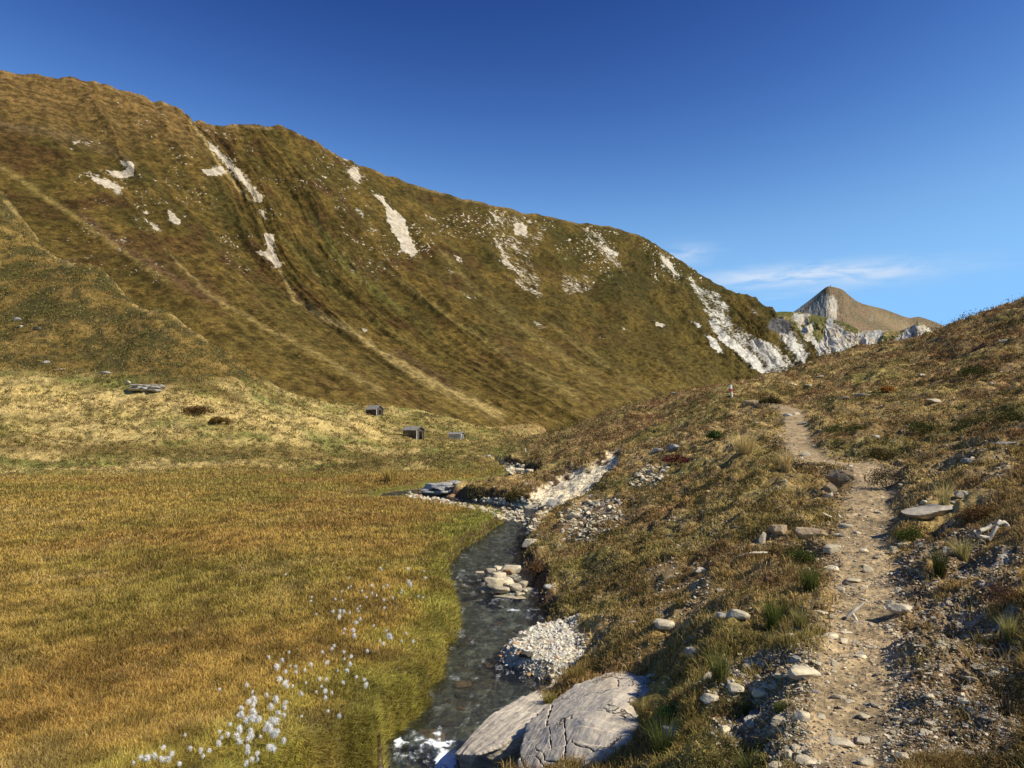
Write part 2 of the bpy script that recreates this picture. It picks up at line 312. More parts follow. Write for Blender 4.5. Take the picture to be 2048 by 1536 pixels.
def slope_col(x, y, u, v):
    r = np.hypot(x, y)
    a = fbm(x/1.3, y/1.6, 121, 4); b = fbm(x/.45, y/.6, 123, 3); g = fbm(x/4.5, y/4.5, 125, 3); h = fbm(x/.9+5, y/.9, 127, 3)
    c_ = lerp(C(.29, .20, .07)*np.ones(x.shape+(3,)), C(.44, .31, .12), ss(a, .35, .65)); c_ = lerp(c_, GRN*1.15, ss(g, .50, .66)*.4); c_ = lerp(c_, C(.24, .13, .06), ss(fbm(x/2.3, y/2.3+6, 129, 3), .52, .66)*.55); c_ = lerp(c_, C(.18, .105, .05), ss(h, .54, .72)*.6)
    c_ = lerp(c_, DRY*.8, ss(b, .60, .80)*.6)
    # left hill and the apron: paler dry grass below, dark shrubs above
    lf = (1-ss(u+60*(fbm(x/9, y/9, 119, 2)-.5)*2, 960, 1090))*ss(r, 44, 54)
    apr = lerp(C(.30, .235, .07)*np.ones(x.shape+(3,)), DRY*.92, ss(fbm(x/7, y/7, 131, 4), .40, .62)); apr = lerp(apr, GRN*1.25, ss(fbm(x/4+2, y/6, 133, 4), .52, .68)*.75); apr = lerp(apr, C(.15, .085, .03), ss(fbm(x/10, y/6, 135, 3), .58, .72)*.6)
    c_ = lerp(c_, apr, lf)
    band = np.exp(-((v-(795+.09*(u-100)))/22)**2)*(u < 760)*lf
    c_ = lerp(c_, C(.62, .46, .18), band*.8)
    hillv = np.interp(u, [0, 300, 450, 600], [750, 768, 772, 780])
    hl = (1-ss(v, hillv-25, hillv+5))*(u < 720)*lf
    hc = lerp(C(.235, .165, .045)*np.ones(x.shape+(3,)), C(.34, .235, .075), ss(fbm(x/3.5, y/2.5, 141, 4), .45, .66)); hc = lerp(hc, C(.085, .085, .025), ss(fbm(x/5, y/5+4, 143, 4), .50, .64)*.8)
    mo = fbm(u/22, v/7, 145, 4); hc = hc*C(.70, .66, .62); hc = lerp(hc, C(.060, .052, .018), ss(mo, .49, .58)*.8); c_ = lerp(c_, hc, hl); c_ = c_*.98*(1-.38*lf*(1-hl)*ss(fbm(u/16, v/6, 147, 4), .52, .64))[..., None]
    fl = np.exp(-((v-(905+.03*(u-400)))/14)**2)*(u < 980)*lf        # green then brown seam at the foot of the apron
    c_ = lerp(c_, C(.14, .085, .03), fl*.55)
    red = ss(r, 30, 55)*(u > 1150)*ss(fbm(x/5, y/7, 151, 3), .40, .60)
    c_ = lerp(c_, C(.20, .09, .05), red*.3)
    return c_
wm = (meadow > .5).astype(float); wm = meadow
colv = lerp(slope_col(X, Y, U1, V1)*1.0, meadow_col(X, Y, U1, V1)*.5, wm)  # meadow ground darkened, painting the shaded gaps under the blades
# bare stony ground: patches on the right slope and along the path
pat = np.zeros(X.shape)
PATCH = [([(1110, 1020), (1170, 985), (1240, 990), (1255, 1050), (1200, 1085), (1120, 1095)], .85), ([(1240, 960), (1290, 925), (1345, 930), (1320, 975), (1270, 985)], .7), ([(1290, 1110), (1420, 1120), (1440, 1230), (1330, 1270), (1290, 1200)], .6), ([(1380, 1360), (1480, 1310), (1640, 1280), (1640, 1536), (1440, 1536), (1400, 1440)], .8),
         ([(1790, 1080), (1900, 1040), (2048, 1100), (2048, 1536), (1760, 1536), (1760, 1250)], .95), ([(1800, 900), (1950, 860), (2048, 880), (2048, 980), (1850, 960)], .5), ([(1010, 925), (1090, 935), (1060, 955), (1010, 948)], .8)]
for poly, s in PATCH: pat = np.maximum(pat, (1-ss(polysd(U1, V1, poly), -25, 18))*s*(R < 60))
pat = np.clip(np.maximum(pat, .30*(1-meadow)*(R < 45)*(U1 > 1000))*1.0, 0, 1); pat = np.clip(pat*1.2, 0, 1)*ss(fbm(X/.35, Y/.35, 161, 4)+pat*.30, .56, .72)
stony = lerp(DIRT*.85*np.ones(X.shape+(3,)), GREY*.7, ss(fbm(X/.1, Y/.1, 163, 2), .6, .8))
colv = lerp(colv, stony, pat)
colv = lerp(colv, CREAM*.98, scar)
edge = (scsd > -6)*(scsd < 12)*(R > 18)*(R < 60)*(V1 < 985)*ss(fbm(U1/9, V1/9, 171, 2), .4, .6)
colv = lerp(colv, PEAT, edge*(U1 < 1250))
hm = np.where((R > 85) & (R < 215), Z/Y, -9); kc = hm.argmax(1); vc_ = V1[np.arange(NA), kc][:, None]
colv = lerp(colv, C(.46, .33, .13), np.exp(-((V1-vc_)/6)**2)*(U1 < 420)*(R > 85)*ss(fbm(U1/16, V1/9, 172, 2), .35, .6)*.6)  # tan rim on the left hill's crest, its sunlit edge painted into the colour
pmask = 1-ss(dP, PHW*.95, PHW*1.5+.12*fbm(X/.3, Y/.3, 173, 3)+.05)
psoil = lerp(SOIL*1.0*np.ones(X.shape+(3,)), SOIL*.72, ss(fbm(X/.4, Y/.4, 175, 4), .45, .7))
pb = (1-ss(dP, PHW*1.4, PHW*2.6+.25))*ss(fbm(X/.3, Y/.3, 177, 3), .35, .6)*(R < 26)
colv = lerp(colv, DIRT*1.15, pb*.85); colv = lerp(colv, psoil, pmask)
wet = (1-ss(dS, hwn+tr*.75, hwn+tr*1.1))*sfac
bedc = lerp(C(.17, .165, .125)*np.ones(X.shape+(3,)), C(.50, .46, .34), ss(fbm(X/.12, Y/.12, 181, 3), .45, .75)); bedc = lerp(bedc, C(.22, .14, .05), ss(fbm(X/.3, Y/.3, 183, 2), .6, .8)*.5)
colv = lerp(colv, PEAT*1.3, wet); inb = 1-ss(dS, hwn-.02, hwn+.04); colv = lerp(colv, bedc, inb*sfac)
colv = lerp(colv, C(.45, .40, .28), bm_)

gmat, t_, out = newmat('turf')
g = N(t_, 'ShaderNodeNewGeometry'); ca_ = attr(t_, 'col'); 
n1 = noise(t_, g.outputs[0], 9, 5, .65); n2 = noise(t_, g.outputs[0], 38, 4, .6); n3 = noise(t_, g.outputs[0], 1.6, 5, .7)
cc = mix(t_, 1.0, ca_.outputs[0], ramp(t_, n1, .3, .7, .62, 1.32), 'MULTIPLY'); cc = mix(t_, 1.0, cc, ramp(t_, n2, .3, .7, .68, 1.3), 'MULTIPLY'); cc = mix(t_, 1.0, cc, ramp(t_, n3, .3, .7, .72, 1.25), 'MULTIPLY')
hh = mth(t_, 'ADD', mth(t_, 'MULTIPLY', n1, .6), mth(t_, 'MULTIPLY', n2, .25))
t_.links.new(pbsdf(t_, cc, .95, .1, bump(t_, hh, .8, .06)), out.inputs[0])

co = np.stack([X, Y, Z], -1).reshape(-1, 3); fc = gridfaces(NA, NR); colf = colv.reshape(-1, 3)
# split the sheet into path, stream bed, meadow and slope
fm = lambda a: a.reshape(-1)[fc].mean(1)
pfm = fm(pmask) > .5; bfm = (fm(inb*sfac) > .5) & ~pfm; mfm = (fm(meadow) > .5) & ~pfm & ~bfm; rest = ~(pfm | bfm | mfm)
def sub(name, sel):
    f = fc[sel]; ids, inv = np.unique(f, return_inverse=True); me = mesh(name, co[ids], inv.reshape(-1, 4), True, {'col': colf[ids]})
    return tag(link(name, me, gmat), kind='structure')
sub('path', pfm); sub('stream_bed', bfm); sub('meadow', mfm); sub('hillside', rest)

# ------------------------------------------------------------------ water
T = np.linspace(0, 1, 1500); sp_ = np.stack([np.interp(T, np.linspace(0, 1, NST), st[:, k]) for k in range(4)], 1)
tan = np.gradient(sp_[:, :2], axis=0); tan /= np.linalg.norm(tan, axis=1)[:, None]; nrm = np.stack([-tan[:, 1], tan[:, 0]], 1)
L = np.linspace(-1, 1, 90); off = L[None]*(sp_[:, 3:4]*1.3+.22)
wx = sp_[:, 0:1]+nrm[:, 0:1]*off; wy = sp_[:, 1:2]+nrm[:, 1:2]*off
step = -.09*(1-ss(wy+.25*np.abs(wx+.6), 7.2, 7.7))            # the little fall
wz = sp_[:, 2:3]*0+np.interp(wy, [0, 7.2, 7.7, 14, 34, 80], [-3.1, -3.04, -2.975, -2.92, -2.85, -2.62])+step
rough_w = .35+.9*np.exp(-((wy-7.45)/.5)**2)+.5*np.exp(-((wy-12.6)/.5)**2)+.45*np.exp(-((wy-15.3)/1.2)**2)
wz = wz+rough_w*(.035*(fbm(wx/.16, wy/.30, 201, 3)-.5)+.02*(fbm(wx/.05, wy/.07, 203, 2)-.5))
fw = .12*(fbm(wx/.12, wy/.12, 212, 3)-.5)
foam_glint = np.exp(-((wy-7.62+fw)/.10)**2)*.8*ss(fbm(wx/.10, wy/.05, 213, 2), .3, .6)*(1-ss(wx, -.62, -.48))+np.exp(-((wy-7.25)/.28)**2)*np.exp(-((wx+.60+fw)/.13)**2)*1.0+np.exp(-((wy-12.75)/.07)**2)*.35*(wx > -.5)+np.exp(-((wy-15)/.9)**2)*.10
foam_glint = foam_glint*ss(fbm(wx/.07, wy/.09, 207, 3), .22, .5)+.42*ss(fbm(wx/.09, wy/.20, 209, 4), .56, .72)  # foam at the falls, plus scattered white specks painted as glints along the stream
wmat, t_, out = newmat('stream water')
g = N(t_, 'ShaderNodeNewGeometry'); n1 = noise(t_, mapping(t_, g.outputs[0], (1, .55, 1)), 16, 4, .6, .6); n2 = noise(t_, g.outputs[0], 55, 2, .5)
bp = bump(t_, mth(t_, 'ADD', n1, mth(t_, 'MULTIPLY', n2, .4)), 1.0, .09)
fr = N(t_, 'ShaderNodeFresnel'); fr.inputs[0].default_value = 1.33; t_.links.new(bp, fr.inputs['Normal'])
gl = N(t_, 'ShaderNodeBsdfGlossy'); gl.inputs['Roughness'].default_value = .06; t_.links.new(bp, gl.inputs['Normal'])
tr_ = N(t_, 'ShaderNodeBsdfTransparent'); tr_.inputs[0].default_value = (.74, .82, .80, 1)
ms = N(t_, 'ShaderNodeMixShader'); t_.links.new(mth(t_, 'ADD', mth(t_, 'MULTIPLY', fr.outputs[0], 1.5), .05, clamp=True), ms.inputs[0]); t_.links.new(tr_.outputs[0], ms.inputs[1]); t_.links.new(gl.outputs[0], ms.inputs[2])
fo = attr(t_, 'foam_glint'); nf = noise(t_, g.outputs[0], 30, 4, .7, .4)
ff = ramp(t_, mth(t_, 'ADD', fo.outputs['Fac'], mth(t_, 'MULTIPLY', mth(t_, 'SUBTRACT', nf, .5), 1.3)), .36, .86)
m2 = N(t_, 'ShaderNodeMixShader'); t_.links.new(ff, m2.inputs[0]); t_.links.new(ms.outputs[0], m2.inputs[1]); t_.links.new(pbsdf(t_, (.82, .86, .88, 1), .5, .4), m2.inputs[2]); t_.links.new(m2.outputs[0], out.inputs[0])
tag(link('water', mesh('water', np.stack([wx, wy, wz], -1).reshape(-1, 3), gridfaces(*wx.shape), True, {'foam_glint': foam_glint.ravel()}), wmat), kind='structure')

# ================================================================== THE BIG MOUNTAIN
net = [
 [(-900, 60, 260), (-800, 230, 235), (-680, 380, 212), (-540, 520, 190), (-380, 660, 168), (-200, 800, 145)],
 [(-400, 105, 320), (-330, 250, 292), (-230, 390, 265), (-110, 530, 240), (50, 670, 214), (240, 800, 188)],
 [(0, 142, 370), (60, 255, 337), (150, 385, 304), (280, 520, 270), (430, 660, 237), (620, 803, 202)],
 [(190, 165, 395), (240, 275, 362), (320, 395, 328), (430, 520, 296), (570, 650, 262), (800, 812, 218)],
 [(340, 212, 415), (400, 310, 380), (460, 430, 345), (550, 550, 312), (690, 670, 280), (930, 832, 232)],
 [(395, 243, 420), (490, 365, 386), (548, 490, 352), (640, 610, 318), (800, 725, 284), (1060, 854, 245)],
 [(480, 250, 440), (570, 375, 400), (640, 505, 362), (750, 625, 328), (900, 735, 295), (1120, 852, 255)],
 [(575, 258, 455), (660, 390, 412), (740, 515, 375), (860, 635, 340), (1000, 740, 305), (1190, 846, 265)],
 [(720, 330, 490), (790, 440, 450), (865, 545, 410), (975, 645, 370), (1100, 735, 335), (1270, 835, 295)],
 [(900, 390, 560), (950, 475, 515), (1020, 560, 470), (1110, 650, 430), (1220, 738, 390), (1350, 820, 345)],
 [(1100, 435, 660), (1130, 505, 610), (1180, 585, 560), (1250, 662, 510), (1335, 740, 465), (1430, 815, 420)],
 [(1255, 462, 780), (1285, 530, 730), (1325, 600, 670), (1385, 670, 610), (1450, 738, 555), (1520, 805, 500)],
 [(1322, 495, 860), (1362, 560, 805), (1405, 625, 745), (1455, 685, 690), (1505, 745, 630), (1570, 810, 575)],
 [(1430, 566, 980), (1462, 610, 925), (1500, 655, 865), (1535, 700, 805), (1570, 745, 745), (1630, 810, 680)],
 [(1525, 612, 1060), (1548, 640, 1010), (1575, 672, 950), (1600, 705, 890), (1625, 742, 830), (1680, 810, 760)],
 [(1600, 690, 1150), (1615, 700, 1100), (1630, 712, 1040), (1645, 728, 980), (1665, 750, 920), (1720, 815, 850)]]
netw = np.array([[P(*p) for p in row] for row in net])
front = netw[:, -1:]+(netw[:, -1:]-netw[:, -2:-1])*.35; front[..., 2] -= 8
b1 = netw[:, :1].copy(); dr = (netw[:, :1]-netw[:, 1:2]); b1 = b1*np.array([1.006, 1.006, .998]); b2 = netw[:, :1]*np.array([1.5, 1.5, .8])
netw = np.concatenate([netw, front], 1)
NS, NT = 1350, 560
G = spline(netw, NS); G = np.transpose(spline(np.transpose(G, (1, 0, 2)), NT), (1, 0, 2))
S_, T_ = np.meshgrid(np.linspace(0, 15, NS), np.linspace(0, 6, NT), indexing='ij')
scl = np.linalg.norm(np.gradient(G, axis=0), axis=2)*NS/15
# ribs and gullies that run down the fall line, terracettes along it
Sd = S_+.45*(fbm(S_*1.3, T_*1.1, 303, 4)-.5)
rib = (np.abs(vn(Sd*2.3, T_*.35, 305)-.5)*2)*.9+.22*np.abs(vn(Sd*5.5, T_*.8, 307)-.5)*2+.06*(fbm(Sd*11, T_*2.5, 309, 3))
rough_hi = fbm(S_*9, T_*5, 311, 5)-.5
upper = ss(T_, 0, .5)*(1-ss(T_, 4.2, 5.6)); right_ = ss(S_, 7.5, 11)
amp = (7.5+9*right_)*upper
disp = -(rib-.55)*amp+rough_hi*(3.5+10*right_)*ss(T_, -.1, .25)*(1-.75*ss(T_, 4.0, 5.6))
crest = fbm(S_*7, T_*2, 313, 4)-.5
disp = disp+crest*5*np.exp(-(T_/.3)**2)
disp += -4*np.exp(-((S_-(5.02+.05*np.sin(T_*2)))/.10)**2)*ss(T_, .1, .5)*(1-ss(T_, 2.3, 3.4))
disp += 3*np.exp(-((S_-4.80)/.16)**2)*ss(T_, 0, .3)*(1-ss(T_, 2.2, 3.6))
disp += -5*np.exp(-((S_-8.1)/.09)**2)*ss(T_, .4, .8)*(1-ss(T_, 1.6, 2.4))
cl12 = ss(S_, 11.8, 12.6)*upper
disp += -cl12*22*(np.abs(vn(S_*5.0, T_*.6, 317)-.5)*2-.4)
G[..., 2] += disp*.55; G[..., 0] += disp*.35*.7; G[..., 1] -= disp*.35
back = np.stack([G[:, 0]*np.array([a, a, b]) for a, b in ((1.7, .55), (1.3, .85), (1.10, .985), (1.03, 1.005))], 1)
G = np.concatenate([back, G], 1); NT += 4; S_ = np.concatenate([S_[:, :4], S_], 1); T_ = np.concatenate([T_[:, :1]*0-.4, T_[:, :1]*0-.3, T_[:, :1]*0-.2, T_[:, :1]*0-.1, T_], 1); right_ = ss(S_, 7.5, 11); Sd = np.concatenate([Sd[:, :4], Sd], 1)
Um, Vm = proj(G)
# colours
def mnoise(a, b, s, o=4): return fbm(S_*a, T_*b, s, o)
mc = lerp(C(.150, .120, .030)*np.ones(G.shape), C(.235, .175, .045), ss(mnoise(4, 3, 401), .42, .65))
mc = lerp(mc, C(.095, .095, .025), ss(mnoise(3, 2.4, 403), .50, .68)*.55)
mc = lerp(mc, C(.130, .072, .030), ss(mnoise(2.2, 3.2, 405), .54, .70)*.65*(1-right_*.8))
st1 = fbm(Sd*9, T_*1.1, 407, 4, .6); mc = lerp(mc, C(.30, .225, .065), ss(st1, .54, .78)*.32*ss(T_, .8, 3)); mc = lerp(mc, C(.10, .085, .025), ss(1-st1, .56, .8)*.25)
low = ss(T_, 2.5, 5.2); mc = lerp(mc, C(.285, .225, .065), low*.75*ss(mnoise(6, 4, 409), .2, .5))
tp = (1-ss(Vm, 190+.12*Um, 275+.20*Um))*(Um < 430); tl = ss(fbm(S_*3, T_*26, 411, 3), .35, .65)
mc = lerp(mc, C(.33, .225, .085)*1.0, tp*(.45+.4*tl)); mc = lerp(mc, C(.17, .12, .045), tp*(1-tl)*.45)
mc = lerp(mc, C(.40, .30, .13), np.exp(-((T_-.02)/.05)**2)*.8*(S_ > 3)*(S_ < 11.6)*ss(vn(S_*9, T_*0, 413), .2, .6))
mc = lerp(mc, mc*.80*C(.95, 1.03, .95), right_*.8)
terr = fbm(S_*8, T_*42, 415, 3); mc = mc*(.80+.42*terr)[..., None]; mott = fbm(Um/7, Vm/3.2, 417, 4); mc = mc*(1-.22*ss(mott, .54, .68)*ss(T_, -.1, .1))[..., None]; mc = mc*C(.485, .42, .37)*np.where(tp > .3, 1.15, 1)[..., None]
LINES = [([(556, 538), (590, 598), (650, 637), (700, 660), (742, 690), (790, 722), (850, 757), (910, 786), (1000, 830)], [4, 6, 9, 9, 8, 9, 14, 14, 12], C(.40, .29, .11), .6),
 ([(330, 500), (420, 590), (520, 650), (620, 700), (760, 780)], [3, 6, 6, 7, 9], C(.32, .235, .085), .4), ([(60, 520), (120, 555), (200, 612), (300, 690)], [5, 5, 5, 6], C(.32, .235, .085), .35), ([(380, 240), (410, 285), (450, 345), (500, 400)], [4, 4, 5, 4], C(.34, .24, .09), .8), ([(560, 470), (640, 560), (760, 650), (880, 720)], [5, 5, 6, 8], C(.24, .19, .05), .3),
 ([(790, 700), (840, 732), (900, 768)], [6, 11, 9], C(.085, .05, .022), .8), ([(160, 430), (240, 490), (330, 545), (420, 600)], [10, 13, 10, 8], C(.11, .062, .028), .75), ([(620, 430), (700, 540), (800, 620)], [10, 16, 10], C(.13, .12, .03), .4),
 ([(880, 500), (960, 590), (1090, 690), (1200, 765)], [5, 6, 9, 9], C(.28, .21, .07), .28), ([(760, 530), (880, 620), (1000, 700), (1150, 790)], [6, 8, 9, 12], C(.28, .21, .07), .28), ([(1100, 650), (1210, 730), (1300, 790)], [6, 8, 10], C(.28, .21, .07), .25),
 ([(0, 250), (120, 268), (220, 300), (270, 330)], [10, 16, 14, 8], C(.13, .085, .04), .5), ([(0, 330), (100, 400), (200, 470), (330, 560)], [10, 8, 8, 6], C(.28, .20, .06), .5)]
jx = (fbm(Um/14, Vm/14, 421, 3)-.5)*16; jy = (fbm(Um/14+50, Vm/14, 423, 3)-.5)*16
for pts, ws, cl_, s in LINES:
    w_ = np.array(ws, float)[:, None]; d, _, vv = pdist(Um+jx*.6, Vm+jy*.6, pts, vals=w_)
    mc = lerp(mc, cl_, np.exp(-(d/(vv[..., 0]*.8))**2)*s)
SCREE = [([(240, 322), (262, 322), (270, 330), (268, 354), (245, 357), (218, 350), (213, 340), (240, 343), (256, 335), (240, 328)], 1), ([(174, 343), (191, 353), (205, 356), (232, 367), (243, 380), (236, 389), (229, 380), (205, 372), (188, 363)], 1),
 ([(410, 278), (431, 291), (455, 319), (479, 339), (496, 360), (506, 373), (526, 391), (523, 408), (509, 404), (506, 391), (492, 373), (472, 353), (455, 332), (434, 312), (420, 298)], 1), ([(396, 336), (417, 339), (444, 332), (458, 343), (437, 353), (414, 351)], .85),
 ([(509, 404), (530, 418), (533, 428), (537, 455), (526, 449), (516, 428)], .6), ([(526, 466), (547, 466), (550, 483), (547, 500), (564, 531), (550, 536), (537, 520), (509, 503), (533, 502), (530, 483)], .95),
 ([(335, 418), (345, 420), (362, 442), (359, 449), (342, 445), (337, 432)], 1), ([(362, 430), (379, 428), (369, 437)], .9), ([(284, 418), (301, 423), (294, 430), (284, 426)], .8), ([(297, 445), (314, 452), (318, 462), (304, 455)], .9), ([(267, 435), (280, 438), (277, 443), (268, 440)], .8), ([(147, 279), (161, 286), (157, 291), (150, 288)], .9), ([(167, 281), (181, 286), (177, 289), (168, 286)], .8), ([(185, 431), (198, 437), (191, 440)], .8), ([(279, 353), (299, 368), (292, 367), (281, 358)], .8), ([(444, 267), (458, 271), (451, 276)], .7),
 ([(692, 339), (713, 334), (723, 356), (716, 366), (706, 356)], .9), ([(742, 385), (764, 390), (771, 404), (791, 421), (812, 441), (819, 472), (836, 503), (822, 513), (805, 503), (798, 482), (781, 458), (774, 435), (771, 417), (757, 400)], .95), ([(664, 315), (675, 318), (705, 352), (738, 404), (770, 441), (760, 445), (722, 404), (690, 352)], .45),
 ([(672, 316), (692, 320), (684, 328)], .7), ([(853, 431), (865, 435), (858, 439)], .8), ([(737, 452), (757, 463), (747, 462)], .8), ([(716, 421), (730, 430), (720, 428)], .8), ([(754, 500), (774, 510), (760, 508)], .8), ([(716, 511), (730, 517), (720, 517)], .8), ([(901, 503), (915, 505), (938, 533), (925, 535), (905, 515)], .6), ([(894, 534), (908, 544), (900, 544)], .9),
 ([(1024, 448), (1040, 444), (1056, 452), (1055, 474), (1030, 470)], .85), ([(972, 422), (1000, 418), (1060, 430), (1100, 452), (1090, 480), (1070, 520), (1095, 590), (1085, 605), (1040, 580), (1010, 540), (975, 460)], .38), ([(982, 478), (1005, 485), (1035, 540), (1030, 560), (1005, 530)], .6), ([(1155, 447), (1200, 460), (1240, 510), (1260, 560), (1210, 530), (1170, 480)], .42), ([(1210, 490), (1235, 505), (1238, 515), (1220, 510)], .85), ([(1100, 540), (1180, 545), (1200, 580), (1130, 600)], .40),
 ([(1068, 640), (1089, 655), (1080, 653)], 1), ([(1198, 670), (1212, 681), (1203, 679)], 1), ([(918, 578), (952, 593), (940, 592)], .8), ([(966, 657), (983, 674), (975, 668)], .6), ([(1242, 655), (1256, 660), (1246, 662)], .8), ([(1310, 645), (1332, 646), (1326, 655), (1312, 652)], .9), ([(720, 655), (738, 660), (730, 667)], .8),
 ([(1320, 505), (1340, 520), (1352, 545), (1362, 556), (1345, 548), (1328, 528)], .8), ([(1362, 551), (1388, 551), (1400, 570), (1440, 580), (1462, 610), (1470, 640), (1500, 662), (1540, 676), (1572, 700), (1612, 745), (1530, 752), (1500, 735), (1470, 700), (1435, 668), (1415, 640), (1400, 610), (1378, 575)], .47), ([(1408, 635), (1440, 655), (1480, 690), (1500, 700), (1540, 745), (1520, 748), (1480, 712), (1440, 680)], .85), ([(1490, 676), (1530, 680), (1556, 700), (1580, 735), (1540, 735), (1505, 700)], .78),
 ([(1412, 668), (1434, 680), (1450, 706), (1440, 708), (1421, 691)], 1), ([(1546, 640), (1573, 632), (1597, 676), (1620, 706), (1612, 742), (1585, 712), (1562, 684)], .75), ([(1450, 582), (1480, 602), (1523, 621), (1519, 641), (1491, 617)], .5), ([(1384, 640), (1404, 650), (1398, 655)], .8)]
def screemask(u, v, polys, jag=1.0, s=431):
    m = np.full(u.shape, 0.0); j1 = (fbm(u/6, v/5, s, 3)-.5)*9*jag; j2 = (fbm(u/6+31, v/5, s+5, 3)-.5)*9*jag
    for poly, st_ in polys:
        a = np.array(poly); sel = (u > a[:, 0].min()-14) & (u < a[:, 0].max()+14) & (v > a[:, 1].min()-14) & (v < a[:, 1].max()+14)
        if not sel.any(): continue
        d = polysd(u[sel]+j1[sel], v[sel]+j2[sel], a); w = 3.0 if st_ > .75 else 9.0
        m[sel] = np.maximum(m[sel], (1-ss(d, -w, 1.5))*st_)
        if st_ > .6: m[sel] = np.maximum(m[sel], .36*(1-ss(d, 0, 11)))
    return m
scr = screemask(Um, Vm, SCREE)
spk = ss(fbm(Um/3.3, Vm/2.6, 441, 3), .66, .74)*ss(fbm(Um/60, Vm/45, 443, 2), .46, .6)*(Um > 120)*(1-ss(Vm, 520, 640))*.80*(T_ > .1)
scr = np.maximum(scr, spk*np.where(Um > 820, 1, .75))
mmat, t_, out = newmat('mountain turf and scree')
g = N(t_, 'ShaderNodeNewGeometry'); ca_ = attr(t_, 'col'); sc_ = attr(t_, 'scree')
n1 = noise(t_, g.outputs[0], .28, 6, .68); n2 = noise(t_, mapping(t_, g.outputs[0], (.45, .45, 2.2)), .8, 6, .72); n3 = noise(t_, mapping(t_, g.outputs[0], (1, 1, 1.8)), 1.5, 4, .75)
cc = mix(t_, 1.0, ca_.outputs[0], ramp(t_, n1, .38, .62, .62, 1.38), 'MULTIPLY'); cc = mix(t_, 1.0, cc, ramp(t_, n2, .34, .66, .76, 1.24), 'MULTIPLY'); cc = mix(t_, 1.0, cc, ramp(t_, n3, .36, .64, .66, 1.34), 'MULTIPLY')
sn = noise(t_, g.outputs[0], .30, 7, .75); sn2 = noise(t_, g.outputs[0], .055, 5, .65); sn = mth(t_, 'ADD', mth(t_, 'MULTIPLY', sn, .62), mth(t_, 'MULTIPLY', sn2, .38))
sf = ramp(t_, mth(t_, 'ADD', sc_.outputs['Fac'], mth(t_, 'MULTIPLY', mth(t_, 'SUBTRACT', sn, .5), 2.6)), .40, .62)
sf = mth(t_, 'MULTIPLY', sf, ramp(t_, sc_.outputs['Fac'], .06, .22))
rk = attr(t_, 'rock'); rcol = mix(t_, rk.outputs['Fac'], (.54, .455, .33, 1), (.62, .585, .50, 1)); rcol = mix(t_, 1.0, rcol, ramp(t_, n1, .32, .68, .62, 1.2), 'MULTIPLY'); rcol = mix(t_, 1.0, rcol, ramp(t_, n3, .35, .65, .72, 1.12), 'MULTIPLY')
cc = mix(t_, sf, cc, rcol)
hh = mth(t_, 'ADD', n1, mth(t_, 'MULTIPLY', n2, .35))
t_.links.new(pbsdf(t_, cc, .95, .1, bump(t_, hh, .6, 2.0)), out.inputs[0])
rockf = ss(Um, 1280, 1420)*.9+ss(fbm(Um/20, Vm/20, 451, 2), .55, .7)*.4*(Um > 560)
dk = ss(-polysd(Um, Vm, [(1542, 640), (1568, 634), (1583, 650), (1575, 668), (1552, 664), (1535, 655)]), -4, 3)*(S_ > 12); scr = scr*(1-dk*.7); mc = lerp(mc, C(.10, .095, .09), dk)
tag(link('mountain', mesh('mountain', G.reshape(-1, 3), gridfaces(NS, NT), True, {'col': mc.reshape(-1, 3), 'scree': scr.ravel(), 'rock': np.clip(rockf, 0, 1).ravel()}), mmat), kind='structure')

# ------------------------------------------------------------------ pale cliffs beyond, and the far peak
def sheet(name, rows, ns, nt, seed, ramp_amp, colf_, screef, ribs=1.0):
    w = np.array([[P(*p) for p in row] for row in rows]); g_ = spline(w, ns); g_ = np.transpose(spline(np.transpose(g_, (1, 0, 2)), nt), (1, 0, 2))
    s_, t2 = np.meshgrid(np.linspace(0, len(rows)-1, ns), np.linspace(0, w.shape[1]-1, nt), indexing='ij')
    sw = s_+.8*(fbm(s_*1.5, t2*1.5, seed+11, 4)-.5)
    d = ramp_amp*(-ribs*(np.abs(vn(sw*2.2+.5*t2, t2*.8, seed)-.5)*2-.4)*ss(t2, .05, .6)+1.1*(fbm(sw*4, t2*3.5, seed+2, 5)-.5)*ss(t2, -.1, .5)-.4*ribs*(np.abs(vn(sw*6, t2*1.6, seed+4)-.5)*2-.4)*ss(t2, .1, .8))
    d = d+ramp_amp*.10*(fbm(s_*9, t2*2, seed+7, 4)-.5)
    g_[..., 1] -= d*.8; g_[..., 2] += d*.35*ss(t2, 0, .4)
    bk = np.stack([g_[:, 0]*np.array([a, a, b]) for a, b in ((1.4, .6), (1.12, .95))], 1); g_ = np.concatenate([bk, g_], 1); nt += 2; s_ = np.concatenate([s_[:, :2], s_], 1); t2 = np.concatenate([t2[:, :2]*0-.1, t2], 1); u, v = proj(g_)
    c_, sc, rf = colf_(s_, t2, u, v), screef(s_, t2, u, v), ss(fbm(u/10, v/10, seed+9, 3), .35, .6)
    return tag(link(name, mesh(name, g_.reshape(-1, 3), gridfaces(ns, nt), True, {'col': c_.reshape(-1, 3), 'scree': sc.ravel(), 'rock': rf.ravel()}), mmat), kind='structure')
def fall(u, v, Yr, du, vf=815, k=.80): return [(u, v, Yr), (u+du*.25, v+(vf-v)*.22, Yr*(1-(1-k)*.2)), (u+du*.5, v+(vf-v)*.48, Yr*(1-(1-k)*.5)), (u+du*.8, v+(vf-v)*.75, Yr*(1-(1-k)*.78)), (u+du, vf, Yr*k)]
def ccol(s, t, u, v):
    c_ = lerp(C(.12, .115, .035)*np.ones(s.shape+(3,)), C(.22, .17, .06), ss(fbm(s*2, t*3, 501, 4), .45, .7)); return lerp(c_, C(.33, .24, .085), (v < 672)*(u > 1715)*(u < 1800)*.75)
